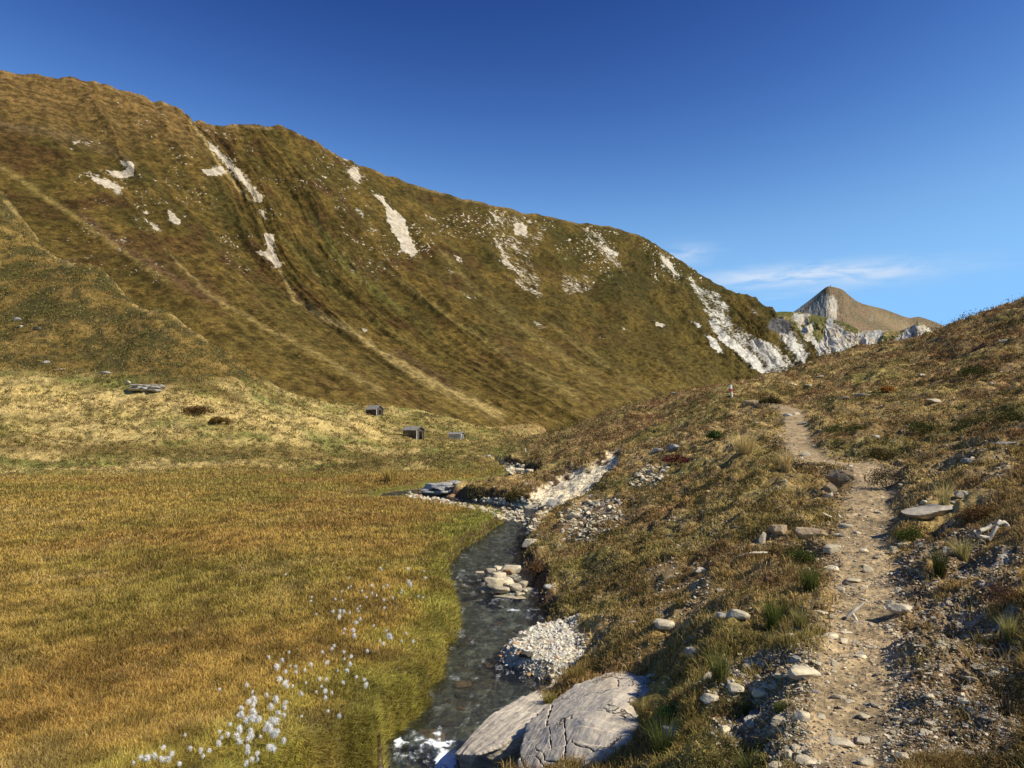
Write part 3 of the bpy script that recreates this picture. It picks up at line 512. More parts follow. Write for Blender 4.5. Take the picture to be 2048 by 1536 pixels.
CL = [([(1588, 628), (1618, 629), (1612, 648), (1600, 655), (1590, 642)], .8), ([(1594, 655), (1625, 640), (1640, 650), (1625, 680), (1610, 690)], .55), ([(1655, 638), (1670, 640), (1690, 665), (1725, 668), (1740, 690), (1728, 728), (1655, 732), (1620, 705), (1605, 680), (1640, 665)], .88), ([(1725, 664), (1768, 660), (1752, 690), (1740, 705), (1728, 690)], .85), ([(1770, 695), (1800, 672), (1812, 660), (1828, 648), (1846, 648), (1864, 664), (1840, 678), (1800, 700), (1760, 715)], .85), ([(1600, 690), (1640, 690), (1660, 735), (1630, 730)], .7)]
GRC = [(1625, 650), (1650, 645), (1652, 672), (1638, 690), (1628, 680)]
sheet('cliffs', [fall(*a) for a in [(1440, 640, 1280, 30), (1540, 625, 1270, 30), (1590, 624, 1260, 30), (1640, 632, 1240, 20), (1690, 646, 1200, 10), (1722, 660, 1170, 10), (1760, 660, 1150, 5), (1795, 662, 1130, 0), (1818, 655, 1120, 0), (1840, 646, 1110, 0), (1866, 662, 1120, 10), (1900, 690, 1130, 20), (1990, 720, 1100, 60)]], 620, 240, 505, 9, ccol,
      lambda s, t, u, v: 1.3*screemask(u, v, CL, 1.3, 515)*(1-.75*(1-ss(polysd(u, v, GRC), -4, 3))))
def pcol(s, t, u, v):
    c_ = lerp(C(.15, .115, .065)*np.ones(s.shape+(3,)), C(.19, .13, .075), ss(fbm(s*1.5, t*3, 531, 4), .4, .65))
    g1 = (1-ss(polysd(u, v, [(1583, 626), (1640, 582), (1658, 592), (1668, 590), (1672, 640), (1660, 660), (1600, 640)]), -3, 4)); c_ = lerp(c_, C(.36, .325, .26), g1*.8)
    c_ = lerp(c_, C(.16, .105, .065), np.exp(-((v-(640-(u-1590)*.95))/4)**2)*(u < 1650)*.7)
    return lerp(c_, C(.24, .175, .095), (1-ss(polysd(u, v, [(1735, 612), (1800, 640), (1830, 650), (1800, 665), (1750, 640)]), -8, 8))*.7)
PK = [([(1652, 602), (1668, 594), (1676, 600), (1674, 622), (1676, 640), (1664, 632), (1652, 616)], .85), ([(1712, 602), (1722, 606), (1720, 624), (1712, 615)], .4), ([(1735, 618), (1752, 626), (1750, 646), (1722, 644), (1738, 632)], .45), ([(1804, 644), (1814, 650), (1806, 656)], .7)]
pk = [(1480, 690, 2400), (1583, 626, 2310), (1603, 612, 2300), (1622, 598, 2290), (1645, 579.5, 2275), (1654, 573.5, 2268), (1662, 573, 2265), (1674, 575.5, 2263), (1686, 580, 2262), (1700, 592, 2275), (1722, 606, 2300), (1770, 619, 2360), (1815, 635, 2400), (1840, 634, 2420), (1880, 648, 2440), (1910, 664, 2450), (2010, 720, 2450)]
sheet('far_peak', [fall(u, v, Yr, (u-1665)*.15, 760, .82) for u, v, Yr in pk], 520, 200, 541, 6, pcol, lambda s, t, u, v: screemask(u, v, PK, .7, 545), .12)
# ================================================================== ROCKS
def ico(n):
    bm = bmesh.new(); bmesh.ops.create_icosphere(bm, subdivisions=n, radius=1); v = np.array([x.co[:] for x in bm.verts]); f = np.array([[y.index for y in x.verts] for x in bm.faces]); bm.free()
    return v/np.linalg.norm(v, axis=1)[:, None], f
ICO = {k: ico(k) for k in (1, 2, 3, 4, 5)}
def n3(p, s, o=4):
    return (fbm(p[:, 0]+7, p[:, 1]+p[:, 2]*.7, s, o)+fbm(p[:, 1]-3, p[:, 2]+p[:, 0]*.6, s+3, o)+fbm(p[:, 2]+11, p[:, 0]-p[:, 1]*.5, s+5, o))/3-.5
def rockverts(seed, dims=(1, 1, .6), k=3, rough=.10, planes=11):
    r_ = np.random.default_rng(seed); v, f = ICO[k]; nn = r_.normal(size=(planes, 3)); nn /= np.linalg.norm(nn, axis=1)[:, None]
    nn = np.vstack([nn, [[0, 0, 1], [0, 0, -1], [.1, 0, .99]]]); d = r_.uniform(.50, 1.0, len(nn))
    q = v@nn.T; rr = np.where(q > .05, d/np.maximum(q, .05), 9).min(1); p = v*np.minimum(rr, 1.15)[:, None]
    p = p*(1+rough*1.3*n3(p*1.6+seed, seed, 3)[:, None]+rough*.9*n3(p*7+seed, seed+9, 3)[:, None])
    return p*np.array(dims), f
def rockmat(name, c1, c2, c3, streak=1.0, sc=1.0, crack=0.0):
    m, t, o = newmat(name); tc = N(t, 'ShaderNodeTexCoord'); oi = N(t, 'ShaderNodeObjectInfo'); vec = tc.outputs['Object']
    a = noise(t, mapping(t, vec, (2.2*sc, 2.2*sc, 2.2*sc*(1+5*streak))), 2.0, 6, .65, .4); b = noise(t, vec, 9*sc, 5, .7); c = noise(t, vec, 1.3*sc, 3, .5)
    col = mix(t, ramp(t, a, .35, .65), c1, c2); col = mix(t, ramp(t, c, .55, .75), col, c3); col = mix(t, 1.0, col, ramp(t, b, .25, .75, .70, 1.2), 'MULTIPLY')
    col = mix(t, 1.0, col, ramp(t, oi.outputs['Random'], 0, 1, .72, 1.12), 'MULTIPLY'); h = mth(t, 'ADD', a, mth(t, 'MULTIPLY', b, .5))
    if crack:
        ca9 = attr(t, 'crack'); col = mix(t, ramp(t, ca9.outputs['Fac'], .2, .8), col, (.03, .025, .02, 1))
        vo = N(t, 'ShaderNodeTexVoronoi', feature='DISTANCE_TO_EDGE'); vo.inputs['Scale'].default_value = crack
        w = N(t, 'ShaderNodeVectorMath', operation='ADD'); nn = N(t, 'ShaderNodeTexNoise'); nn.inputs['Scale'].default_value = 5; nn.inputs['Detail'].default_value = 5; t.links.new(vec, nn.inputs[0])
        q = N(t, 'ShaderNodeVectorMath', operation='SCALE'); t.links.new(nn.outputs['Color'], q.inputs[0]); q.inputs['Scale'].default_value = .35
        t.links.new(mapping(t, vec, (1, 1, .45)), w.inputs[0]); t.links.new(q.outputs[0], w.inputs[1]); t.links.new(w.outputs[0], vo.inputs['Vector'])
        e = mth(t, 'MULTIPLY', ramp(t, vo.outputs['Distance'], .0, .022, 1, 0), ramp(t, noise(t, vec, 2.5, 2), .48, .56)); col = mix(t, e, col, (.05, .042, .035, 1)); h = mth(t, 'SUBTRACT', h, mth(t, 'MULTIPLY', e, 1.5))
    t.links.new(pbsdf(t, col, .88, .25, bump(t, h, .7, .02/sc if sc > 1 else .02)), o.inputs[0]); return m
M_CREAM = rockmat('cream rock', (.62, .53, .36, 1), (.50, .42, .29, 1), (.68, .60, .45, 1), .3)
M_GREYR = rockmat('grey schist', (.46, .43, .37, 1), (.29, .27, .24, 1), (.50, .44, .34, 1), 1.0)
M_ORANGE = rockmat('rusty rock', (.52, .30, .14, 1), (.40, .24, .12, 1), (.55, .42, .25, 1), .5)
M_DARK = rockmat('dark wet rock', (.13, .115, .09, 1), (.07, .062, .05, 1), (.16, .13, .08, 1), .8)
M_BOULD = rockmat('boulder schist', (.68, .58, .44, 1), (.53, .47, .38, 1), (.66, .54, .38, 1), 0.0, 1.6, 1.7)
M_SLAB = rockmat('slab schist', (.56, .49, .38, 1), (.36, .31, .25, 1), (.58, .47, .33, 1), 1.2, 1.0)
M_PALE = rockmat('pale grey rock', (.58, .56, .52, 1), (.44, .42, .38, 1), (.62, .58, .50, 1), 1.0)
M_CLOD = rockmat('earth clod', (.36, .27, .17, 1), (.24, .17, .10, 1), (.42, .34, .22, 1), 0.0, 1.5)
def put_rock(name, u, v, wpx, hpx, mat, label, cat='rock', seed=1, depth=1.0, k=3, yaw=None, tilt=0, sink=.25, group=None, rough=.10):
    "a rock whose visible box is wpx x hpx photo pixels, centred on (u, v), resting on the ground"
    b = hit(u, v+hpx*.40); s = b[1]/F; w = wpx*s/2; h = hpx*s/2
    el = max(.12, -b[2]/max(b[1], .1)); dy = w*depth; hz = max(h-.5*dy*el, h*.45)
    p, f = rockverts(seed, (w*1.08, dy, hz*1.25), k, .28 if 'clod' in name else rough, 30 if 'clod' in name else 11); me = mesh(name, p, f, False)
    o = link(name, me, mat); o.location = (b[0], b[1]+dy*.3, b[2]+hz*(.80-sink*1.2)); o.rotation_euler = (0, tilt, yaw if yaw is not None else (seed*1.7 % .8)-.4)
    return tag(o, label, cat, group)
def ledge(name, u, v, wpx, hpx, mat, label, seed, nl=4, cat='rock ledge', droop=.12, dep=.30):
    "a layered outcrop: several flat plates stacked and stepped, one mesh"
    r_ = np.random.default_rng(seed); b = hit(u, v+hpx*.4); s = b[1]/F; w = wpx*s; h = hpx*s; va, fa, k0 = [], [], 0
    for i in range(nl*3):
        j = i % nl; x = (i//nl-1)*w*.27+r_.normal()*w*.05; p, f = rockverts(seed*7+i, (w*r_.uniform(.16, .30), w*dep*r_.uniform(.6, 1), h/nl*r_.uniform(.8, 1.1)), 3, .16, 7)
        p = p+np.array([x, r_.normal()*w*.04+j*w*.05, h*(j+.3)/nl-x*droop]); va.append(p); fa.append(f+k0); k0 += len(p)
    o = link(name, mesh(name, np.vstack(va), np.vstack(fa)), mat); o.location = b; return tag(o, label, cat)
def hull_rock(name, pts, mat, label, voxel, amp, streak_dir=None, cat='rock', cracks=()):
    w = np.array([P(*p[:3])+np.array([0, 0, p[3] if len(p) > 3 else 0]) for p in pts]); c0 = w.mean(0)
    bm = bmesh.new(); [bm.verts.new(q-c0) for q in w]; r_ = bmesh.ops.convex_hull(bm, input=bm.verts)
    bmesh.ops.delete(bm, geom=[e for e in r_['geom_interior'] if isinstance(e, bmesh.types.BMVert)], context='VERTS')
    bmesh.ops.recalc_face_normals(bm, faces=bm.faces); me = bpy.data.meshes.new('t'); bm.to_mesh(me); bm.free()
    o = bpy.data.objects.new('t', me); COL.objects.link(o); md = o.modifiers.new('r', 'REMESH'); md.mode = 'VOXEL'; md.voxel_size = voxel
    s2 = o.modifiers.new('s', 'SMOOTH'); s2.iterations = 2; s2.factor = .6
    e = o.evaluated_get(bpy.context.evaluated_depsgraph_get()); m2 = bpy.data.meshes.new_from_object(e); bpy.data.objects.remove(o)
    n_ = len(m2.vertices); co = np.empty(n_*3); m2.vertices.foreach_get('co', co); co = co.reshape(-1, 3); no = np.array([q.vector[:] for q in m2.vertex_normals])
    sd_ = np.array(streak_dir, float); sd_ /= np.linalg.norm(sd_); a = np.cross(sd_, [0, 0, 1.]); a /= np.linalg.norm(a); b = np.cross(sd_, a)
    L_, A_, B_ = co@sd_, co@a, co@b; A2 = A_+.06*(fbm(L_*2, B_*2, 5, 3)-.5)
    sk = .35 if 'boulder' in name else .8; d = amp*sk*(fbm(A2*14+L_*.5, L_*.9+B_*3, 601, 4)-.5)+amp*sk*.6*(fbm(A2*50, L_*3.8+B_*6, 603, 3)-.5)
    tz = B_*8+3*n3(co*1.3, 613, 3); d += amp*.9*((tz-np.floor(tz))*(1-ss(tz-np.floor(tz), .86, 1.0))-.4)
    d += amp*1.8*n3(co*2.2, 607, 4)+amp*1.1*n3(co*12, 611, 4)
    ck = np.zeros(n_); uu, vv = proj(co+c0)
    for ln, wd in cracks: ck = np.maximum(ck, 1-ss(pdist(uu+5*(fbm(uu/6, vv/6, 9, 2)-.5), vv, ln)[0], wd*.25, wd*.85))
    d -= ck*.018; at = m2.attributes.new('crack', 'FLOAT', 'POINT')
    co = co+no*d[:, None]; m2.vertices.foreach_set('co', co.ravel().astype(np.float32)); at.data.foreach_set('value', ck.astype(np.float32)); m2.update()
    ob = link(name, m2, mat); ob.location = c0; return tag(ob, label, cat)
hull_rock('boulder', [(1150, 1372, 7.7), (1222, 1344, 8.0), (1300, 1342, 8.0), (1313, 1370, 7.5), (1108, 1400, 7.4), (1052, 1450, 6.9), (1032, 1540, 6.2), (1030, 1660, 5.9), (1245, 1660, 5.4), (1262, 1480, 5.95), (1292, 1425, 6.5), (1170, 1440, 6.35), (1225, 1400, 6.7), (1150, 1500, 6.05), (1300, 1450, 8.1), (1100, 1500, 8)],
          M_BOULD, 'big pale grey boulder with cracks at the bottom edge of the photo beside the stream', .011, .020, (.25, .35, 1), cracks=[([(1129, 1440), (1131, 1470), (1130, 1500), (1128, 1540)], 2.2), ([(1098, 1450), (1102, 1500)], 1.5), ([(1070, 1498), (1085, 1503), (1090, 1520), (1110, 1523)], 2.2), ([(1072, 1512), (1090, 1536)], 2), ([(1142, 1480), (1152, 1490), (1175, 1495), (1188, 1503)], 2), ([(1277, 1370), (1275, 1398)], 1.6), ([(1234, 1358), (1237, 1374)], 2), ([(1104, 1412), (1097, 1430), (1092, 1448)], 3.2), ([(1040, 1510), (1050, 1536)], 2)])
hull_rock('leaning_slab', [(908, 1508, 6.95), (930, 1480, 7.1), (990, 1425, 7.6), (1050, 1392, 8.0), (1118, 1362, 8.5), (1122, 1385, 8.1), (1098, 1432, 7.35), (1052, 1466, 6.95), (1010, 1487, 6.8), (955, 1510, 6.72), (930, 1530, 7.0, -.1), (1060, 1500, 7.1, -.15), (1120, 1420, 8.0, -.2), (990, 1450, 7.8, -.25)],
          M_SLAB, 'long striped rock slab leaning into the stream left of the big boulder', .011, .026, (.55, .75, .28), cracks=[([(1075, 1448), (1040, 1468), (1012, 1482)], 2.5)])
for a in [('rock', 810, 1477, 70, 52, M_GREYR, 'rounded grey rock against the turf bank left of the white water', 'rock', 31, .9, 4), ('rock', 860, 1472, 48, 34, M_ORANGE, 'rusty orange rock between the grey rock and the white water', 'rock', 33, .9, 4),
          ('rock', 992, 1522, 62, 46, M_GREYR, 'grey rock in shallow water at the foot of the big boulder', 'rock', 35, .8, 4), ('stone', 1000, 1203, 34, 24, M_CREAM, 'single cream stone standing in the stream below the rock pile', 'stone', 36, .8, 4),
          ('rock', 868, 1515, 60, 20, M_DARK, 'dark wet rock under water below the little fall', 'rock', 37, 1, 3), ('rock', 905, 1447, 44, 14, M_DARK, 'smooth wet rock in the lip of the little fall', 'rock', 38, 1, 3),
          ('rock', 858, 981, 30, 10, M_GREYR, 'low grey rock left of the layered slab at the far bend', 'rock', 40, .8, 3), ('rock', 905, 992, 26, 11, M_ORANGE, 'orange rock under the layered slab at the far bend', 'rock', 41, .8, 3),
          ('rock', 838, 992, 15, 8, M_ORANGE, 'small orange rock at the far end of the visible stream', 'rock', 42, .8, 3),
          ('rock', 1100, 1006, 22, 26, M_GREYR, 'upright grey stone at the right end of the pale stone bank', 'rock', 43, .5, 4), ('rock', 1070, 1012, 40, 13, M_CREAM, 'long cream stone lying left of the upright grey stone', 'rock', 44, .8, 3),
          ('rock', 1146, 1031, 42, 16, M_CREAM, 'long pale slab on the edge of the stony patch above the stream', 'rock slab', 45, .5, 3), ('rock', 1058, 1084, 30, 20, M_CREAM, 'pinkish elongated rock on the dark right bank', 'rock', 46, .6, 4),
          ('rock', 1022, 1135, 34, 26, M_CREAM, 'long pinkish slab leaning on the top of the stone pile in the stream', 'rock', 47, .6, 4), ('rock', 1062, 1180, 60, 26, M_SLAB, 'dark grey slab with a sharp upper edge right of the stone pile', 'rock slab', 48, .5, 4),
          ('rock', 1020, 1192, 70, 10, M_CREAM, 'low flat ledge across the water under the stone pile', 'rock', 49, .6, 3), ('rock', 1350, 893, 46, 17, M_GREYR, 'whitish grey outcrop among heather below the trail marker', 'rock', 50, .8, 4),
          ('rock', 1315, 900, 22, 10, M_GREYR, 'small grey rock left of the whitish outcrop', 'rock', 51, .8, 3), ('rock', 1575, 829, 22, 9, M_GREYR, 'flat grey stone where the path vanishes', 'rock', 52, .7, 3), ('rock', 1592, 826, 14, 9, M_CREAM, 'small cream stone right of the flat grey stone where the path vanishes', 'rock', 53, .7, 3),
          ('rock', 1610, 845, 30, 7, M_GREYR, 'flat step stone across the far part of the path', 'rock', 54, .6, 3), ('rock', 1612, 906, 28, 14, M_CREAM, 'knobbly cream stones at the right edge of the far path', 'rock', 55, .8, 3),
          ('rock', 257, 764, 14, 8, M_CREAM, 'small white stone just left of the layered ledge', 'stone', 57, .8, 3), ('rock', 207, 745, 26, 9, M_GREYR, 'pointed grey rock left of and above the layered ledge', 'rock', 58, .8, 3),
          ('rock', 122, 738, 18, 7, M_CREAM, 'flat white stone on the left hill foot', 'stone', 59, .8, 3), ('rock', 92, 722, 20, 8, M_GREYR, 'low greyish rock above the flat white stone', 'rock', 60, .8, 3), ('rock', 33, 637, 16, 9, M_GREYR, 'grey rock near the left edge high on the left hill', 'rock', 61, .8, 3), ('rock', 41, 652, 12, 8, M_CREAM, 'pale stone just below the grey rock near the left edge', 'stone', 62, .8, 3),
          ('rock', 76, 655, 16, 9, M_DARK, 'dark rock on the left hill right of the pale stone', 'rock', 63, .8, 3), ('rock', 1033, 938, 28, 12, M_CREAM, 'pale rock group on the far bank under the right slope', 'rock', 65, .8, 3), ('rock', 1060, 940, 16, 9, M_CREAM, 'small pale rock right of the pale rock group on the far bank', 'rock', 66, .8, 3), ('rock', 977, 911, 10, 9, M_GREYR, 'tiny grey rock in the notch of the valley floor', 'rock', 67, .8, 2),
          ('rock_slab', 1890, 1012, 142, 32, M_SLAB, 'long flat grey slab jutting from the bank right of the path', 'rock slab', 70, .55, 5), ('rock', 1930, 985, 46, 16, M_SLAB, 'narrow slanted grey slab just above the long flat slab', 'rock slab', 71, .4, 4), ('stone', 1849, 1003, 16, 10, M_CREAM, 'small white stone at the upper left end of the long flat slab', 'stone', 72, .8, 3),
          ('earth_clod', 1688, 948, 62, 48, M_CLOD, 'crumbling earth clod on the left rim where the path bends', 'earth clod', 73, .8, 4), ('earth_clod', 1664, 975, 36, 34, M_CLOD, 'smaller rounded earth clod below the crumbling one', 'earth clod', 74, .8, 4), ('earth_clod', 1618, 1062, 64, 42, M_CLOD, 'bare tan earth mound on the left rim halfway up the path', 'earth clod', 75, .9, 4), ('earth_clod', 1560, 1056, 44, 34, M_CLOD, 'brown earth clod beside the white stone in the turf', 'earth clod', 76, .9, 4)]:
    put_rock(a[0], *a[1:8], seed=a[8], depth=a[9], k=a[10], sink=.5 if a[8] == 70 else .25)
ledge('rock_ledge', 292, 776, 72, 13, M_GREYR, 'long layered grey ledge at the foot of the left hill', 21, 3, droop=.03)
ledge('rock_ledge', 888, 977, 82, 20, M_PALE, 'layered grey slab overhanging the far bend of the stream', 23, 3, 'rock slab', -.12)
# stones one can single out on and beside the path
STN = [(1608, 1341, 58, 32, 'largest smooth tan stone on the left edge of the near path', 0), (1682, 1482, 58, 18, 'long flat pale stone in the bottom stretch of the path', 0), (1803, 1215, 43, 30, 'broad pale stone on the right edge of the path', 0), (1667, 1136, 30, 17, 'cream stone on the left of the path, left of a similar one', 0), (1737, 1136, 24, 16, 'pale pointed stone in the middle of the path, right of a similar cream one', 0),
       (1704, 1159, 28, 12, 'flat oval stone below the pair of cream stones on the path', 0), (1684, 1177, 18, 17, 'small pale tilted stone left of the path centre', 0), (1731, 1173, 14, 8, 'small chip right of the tilted stone', 0), (1707, 1176, 13, 7, 'tiny pale stone just right of the tilted stone', 0), (1727, 1100, 20, 13, 'pair-topped pale stone high in the path centre', 0), (1667, 1095, 30, 22, 'knobbly white stone on the left rim of the path', 0),
       (1663, 1270, 24, 15, 'cream stone left of the path beside a flat sliver', 0), (1688, 1281, 20, 12, 'small cream stone just right of and below the one by the sliver', 0), (1690, 1264, 26, 9, 'flat sliver of stone beside two cream stones', 0), (1645, 1225, 27, 11, 'flat pale stone on the left rim at mid path', 0), (1663, 1232, 16, 13, 'round pale stone touching the flat one at mid path', 0), (1583, 1270, 20, 14, 'white stone set in brown soil left of the path', 0),
       (1558, 1440, 32, 25, 'round cream stone in the rubble left of the near path', 0), (1604, 1429, 28, 22, 'split pale stone in the rubble right of the round cream one', 0), (1640, 1431, 25, 11, 'flat stone between the split stone and the path centre', 0), (1729, 1431, 27, 16, 'pale stone on the right side of the near path', 0), (1476, 1227, 38, 22, 'wedge shaped pale stone in the turf left of the path', 0), (1445, 1229, 22, 14, 'smaller grey stone left of the wedge shaped one', 1), (1332, 1244, 36, 25, 'blocky cream stone alone in the turf', 0),
       (1402, 1139, 32, 15, 'long cream stone in the turf above the blocky one', 0), (1343, 1463, 40, 32, 'grey stone right of the big boulder among dark grass', 1), (1386, 1305, 34, 32, 'dark grey split stone in the turf above the big boulder', 1), (1527, 1074, 20, 28, 'upright white stone with a black hollow in the turf', 0), (1449, 1458, 24, 20, 'pale stone in the rubble left of the path bottom', 0), (1618, 1519, 40, 17, 'flat cream stone at the bottom edge on the path', 0),
       (1730, 1521, 28, 18, 'stone at the bottom edge right of the path centre', 0), (1555, 1530, 30, 22, 'stone cut by the bottom edge left of the path', 0), (1700, 1402, 17, 8, 'small flat chip in the middle of the near path', 0), (1672, 1327, 22, 13, 'rough pale stone right of the largest tan stone', 0), (1595, 1318, 26, 20, 'upright pale stone behind the largest tan stone', 1), (1723, 1311, 20, 12, 'small pale stone at the right edge above the largest stone', 0),
       (1500, 1330, 30, 20, 'pale stone on top of the rubble bank', 0), (1470, 1375, 34, 24, 'rugged block in the middle of the rubble bank', 0), (1420, 1395, 30, 22, 'yellowish block at the left of the rubble bank', 0), (1525, 1385, 30, 20, 'whitish block right of the rugged one in the rubble bank', 0), (1560, 1350, 24, 17, 'small block at the right end of the rubble bank', 0), (1580, 1508, 20, 22, 'narrow standing stone at the lower left of the path', 0), (1305, 1350, 22, 10, 'white stone touching the right top of the big boulder', 0),
       (1788, 1100, 16, 20, 'standing white chip on the right rim of the path', 0), (1810, 1088, 24, 14, 'pale chips heaped on the right rim above', 0), (1690, 1050, 30, 12, 'pale root-like stone where the path widens', 0), (1715, 1064, 16, 7, 'flat chip just below the root-like stone', 0), (1990, 1345, 26, 16, 'stone on the dark gravel bank at the right', 0), (1930, 1400, 24, 16, 'pale stone in the lower right gravel bank', 0), (1860, 1390, 22, 12, 'stone at the left foot of the gravel bank', 0), (1810, 1510, 26, 14, 'stone in the bottom right corner rubble', 0),
       (1100, 965, 14, 9, 'small pale stone at the foot of the earth scar', 0), (1585, 768, 16, 6, 'flat white stone on the upper right slope', 0), (1620, 770, 18, 7, 'flat whitish stone right of another on the upper right slope', 0), (1690, 795, 18, 7, 'low grey stone on the slope above the path', 1), (1725, 790, 26, 9, 'pale rock slab above the dark bush line', 1), (1845, 748, 18, 7, 'cream stone high on the right slope', 0), (2010, 680, 20, 8, 'pale stone close under the skyline at the right', 0), (1870, 800, 34, 10, 'cream slab on the right slope among dark shrubs', 0),
       (1640, 752, 14, 8, 'pale stone near the crest of the right slope', 0), (1752, 872, 14, 8, 'small grey stone above the path bend', 1), (1350, 785, 14, 6, 'tiny pale stone near the red heather crest', 0), (2020, 885, 44, 12, 'flat pale slab at the right edge', 1), (1940, 920, 26, 10, 'flat grey slab above the long flat slab', 1)]
for i, (u, v, w, h, lb, g_) in enumerate(STN):
    put_rock('stone', u, v, w*1.05, h*1.05, M_GREYR if g_ else M_CREAM, lb, 'stone', seed=100+i, depth=[.7, .85, 1][i % 3], k=3, sink=.2)

# screen-area weighted scatter on the visible ground
Us, Vs = U1, V1
def _a(): 
    e1u = Us[1:, :-1]-Us[:-1, :-1]; e1v = Vs[1:, :-1]-Vs[:-1, :-1]; e2u = Us[:-1, 1:]-Us[:-1, :-1]; e2v = Vs[:-1, 1:]-Vs[:-1, :-1]; return -(e1u*e2v-e1v*e2u)
cell = np.clip(_a(), 0, 400); vis = (TE[:-1, 1:] >= TEmax[:-1, :-1]-.004)
inv = (Us[:-1, :-1] > -900) & (Us[:-1, :-1] < 2700) & (Vs[:-1, :-1] < 1680) & (Vs[:-1, :-1] > 0)
rowa = (np.exp(LR[:-1, 1:])-np.exp(LR[:-1, :-1]))*np.exp(LR[:-1, :-1])*(AZ[1:, :-1]-AZ[:-1, :-1])
foot = rowa/(Y[:-1, :-1]**2+.1)*F*F*.10
cellw = np.where(inv & (Y[:-1, :-1] > 1), np.maximum(cell*vis, .12*np.minimum(foot, 60))*np.where((Us[:-1, :-1] > -60) & (Us[:-1, :-1] < 2110) & (Vs[:-1, :-1] < 1600), 1, .30), 0)
def scatter(num, mask, extra=None):
    w = (cellw*mask[:-1, :-1]).ravel(); cdf = np.cumsum(w); k = np.searchsorted(cdf, rng.random(num)*cdf[-1]); i, j = np.divmod(k, NR-1)
    a = rng.random(num); b = rng.random(num)
    def q(g_):
        if g_.ndim == 3: a_, b_ = a[:, None], b[:, None]
        else: a_, b_ = a, b
        return (g_[i, j]*(1-a_)+g_[i+1, j]*a_)*(1-b_)+(g_[i, j+1]*(1-a_)+g_[i+1, j+1]*a_)*b_
    return np.stack([q(X), q(Y), q(Z)], 1), q
# ------------------------------------------------------------------ loose stones
open_ = np.clip(1.6*(1-ss(polysd(U1, V1, [(1370, 1385), (1470, 1310), (1560, 1290), (1640, 1280), (1620, 1380), (1600, 1536), (1440, 1536), (1400, 1440)]), -15, 15))+pat*1.0+pb*.75+pmask*.25*(R < 12)+.035*(1-meadow)*(R < 40)+scar*1.4, 0, 2)*(1-inb*sfac)*(1-bm_)*(R < 60)*(1-(meadow > .3))*(U1 > 980)
NSTN = 17000
pp, q = scatter(NSTN, open_); yy = pp[:, 1]; pxs = rng.lognormal(1.45, .50, NSTN)*np.where(q(scar) > .5, .7, 1)*np.interp(yy, [3, 8, 20, 60], [1.25, 1.1, .9, .9]); size = np.clip(pxs*yy/F*.9, .006, .16)
apx = size/yy*F; order = np.argsort(-apx); ind, rst = order[:190], order[190:]
variants = [rockverts(900+i, (1, .75+.2*(i % 3)/2, .38+.12*(i % 4)/3), 2, .12, 8) for i in range(10)]
vme = [mesh('stone', v_, f_, False) for v_, f_ in variants]
for mi, me in enumerate(vme): me.materials.append(M_GREYR if mi in (3, 7) else M_CREAM)
MARKS = [(1608, 1341, 'the largest tan stone'), (1803, 1215, 'the broad stone at the path edge'), (1476, 1227, 'the wedge shaped stone'), (1332, 1244, 'the blocky turf stone'), (1180, 1440, 'the big boulder'), (1682, 1482, 'the long stone low in the path'), (1890, 1012, 'the long flat slab'), (1705, 1230, 'the forked stick'), (1688, 948, 'the crumbling clod'),
         (1618, 1062, 'the tan earth mound'), (1990, 1060, 'the bleached root'), (1558, 1440, 'the round rubble stone'), (1150, 1031, 'the pale slab above the stream'), (1200, 950, 'the earth scar'), (1350, 893, 'the whitish outcrop'), (1090, 1310, 'the gravel bar'), (1985, 1345, 'the lone gravel bank stone'), (1810, 1510, 'the bottom corner stone'), (1667, 1136, 'the left of two cream stones'), (1470, 1375, 'the rugged rubble block'), (1729, 1431, 'the pale stone right in the near path')]; MK = []
for n_, i in enumerate(ind):
    o = bpy.data.objects.new('stone', vme[n_ % 10]); COL.objects.link(o); s = size[i]*.62; o.scale = (s, s, s); o.location = pp[i]+np.array([0, 0, s*.12]); o.rotation_euler = (rng.normal()*.25, rng.normal()*.25, rng.random()*6.28)
    um, vm = q(U1)[i], q(V1)[i]; k_ = min(range(len(MARKS)), key=lambda m: math.hypot(MARKS[m][0]-um, (MARKS[m][1]-vm)*1.3)); dx_, dy_ = um-MARKS[k_][0], vm-MARKS[k_][1]
    dr_ = ('upper ' if dy_ < -abs(dx_)*.5 else 'lower ' if dy_ > abs(dx_)*.5 else '')+('left' if dx_ < 0 else 'right'); MK.append((k_, dr_, math.hypot(dx_, dy_), o, 'grey' if n_ % 10 in (3, 7) else 'pale'))
ORD = ['nearest', 'second nearest', 'third nearest', 'fourth nearest', 'fifth nearest', 'sixth nearest', 'seventh nearest', 'eighth nearest', 'ninth nearest', 'tenth nearest', 'eleventh nearest', 'twelfth nearest', 'thirteenth nearest', 'fourteenth nearest', 'fifteenth nearest', 'sixteenth nearest', 'seventeenth nearest', 'eighteenth nearest', 'nineteenth nearest', 'twentieth nearest']
cnt_ = {}
for k_, dr_, dd, o, cn in sorted(MK, key=lambda t: t[2]):
    c_ = cnt_[(k_, dr_)] = cnt_.get((k_, dr_), -1)+1; tag(o, f'loose {cn} stone {ORD[min(c_, 19)]} to {MARKS[k_][2]}, {dr_}', 'stone', 'loose stones on and beside the path')
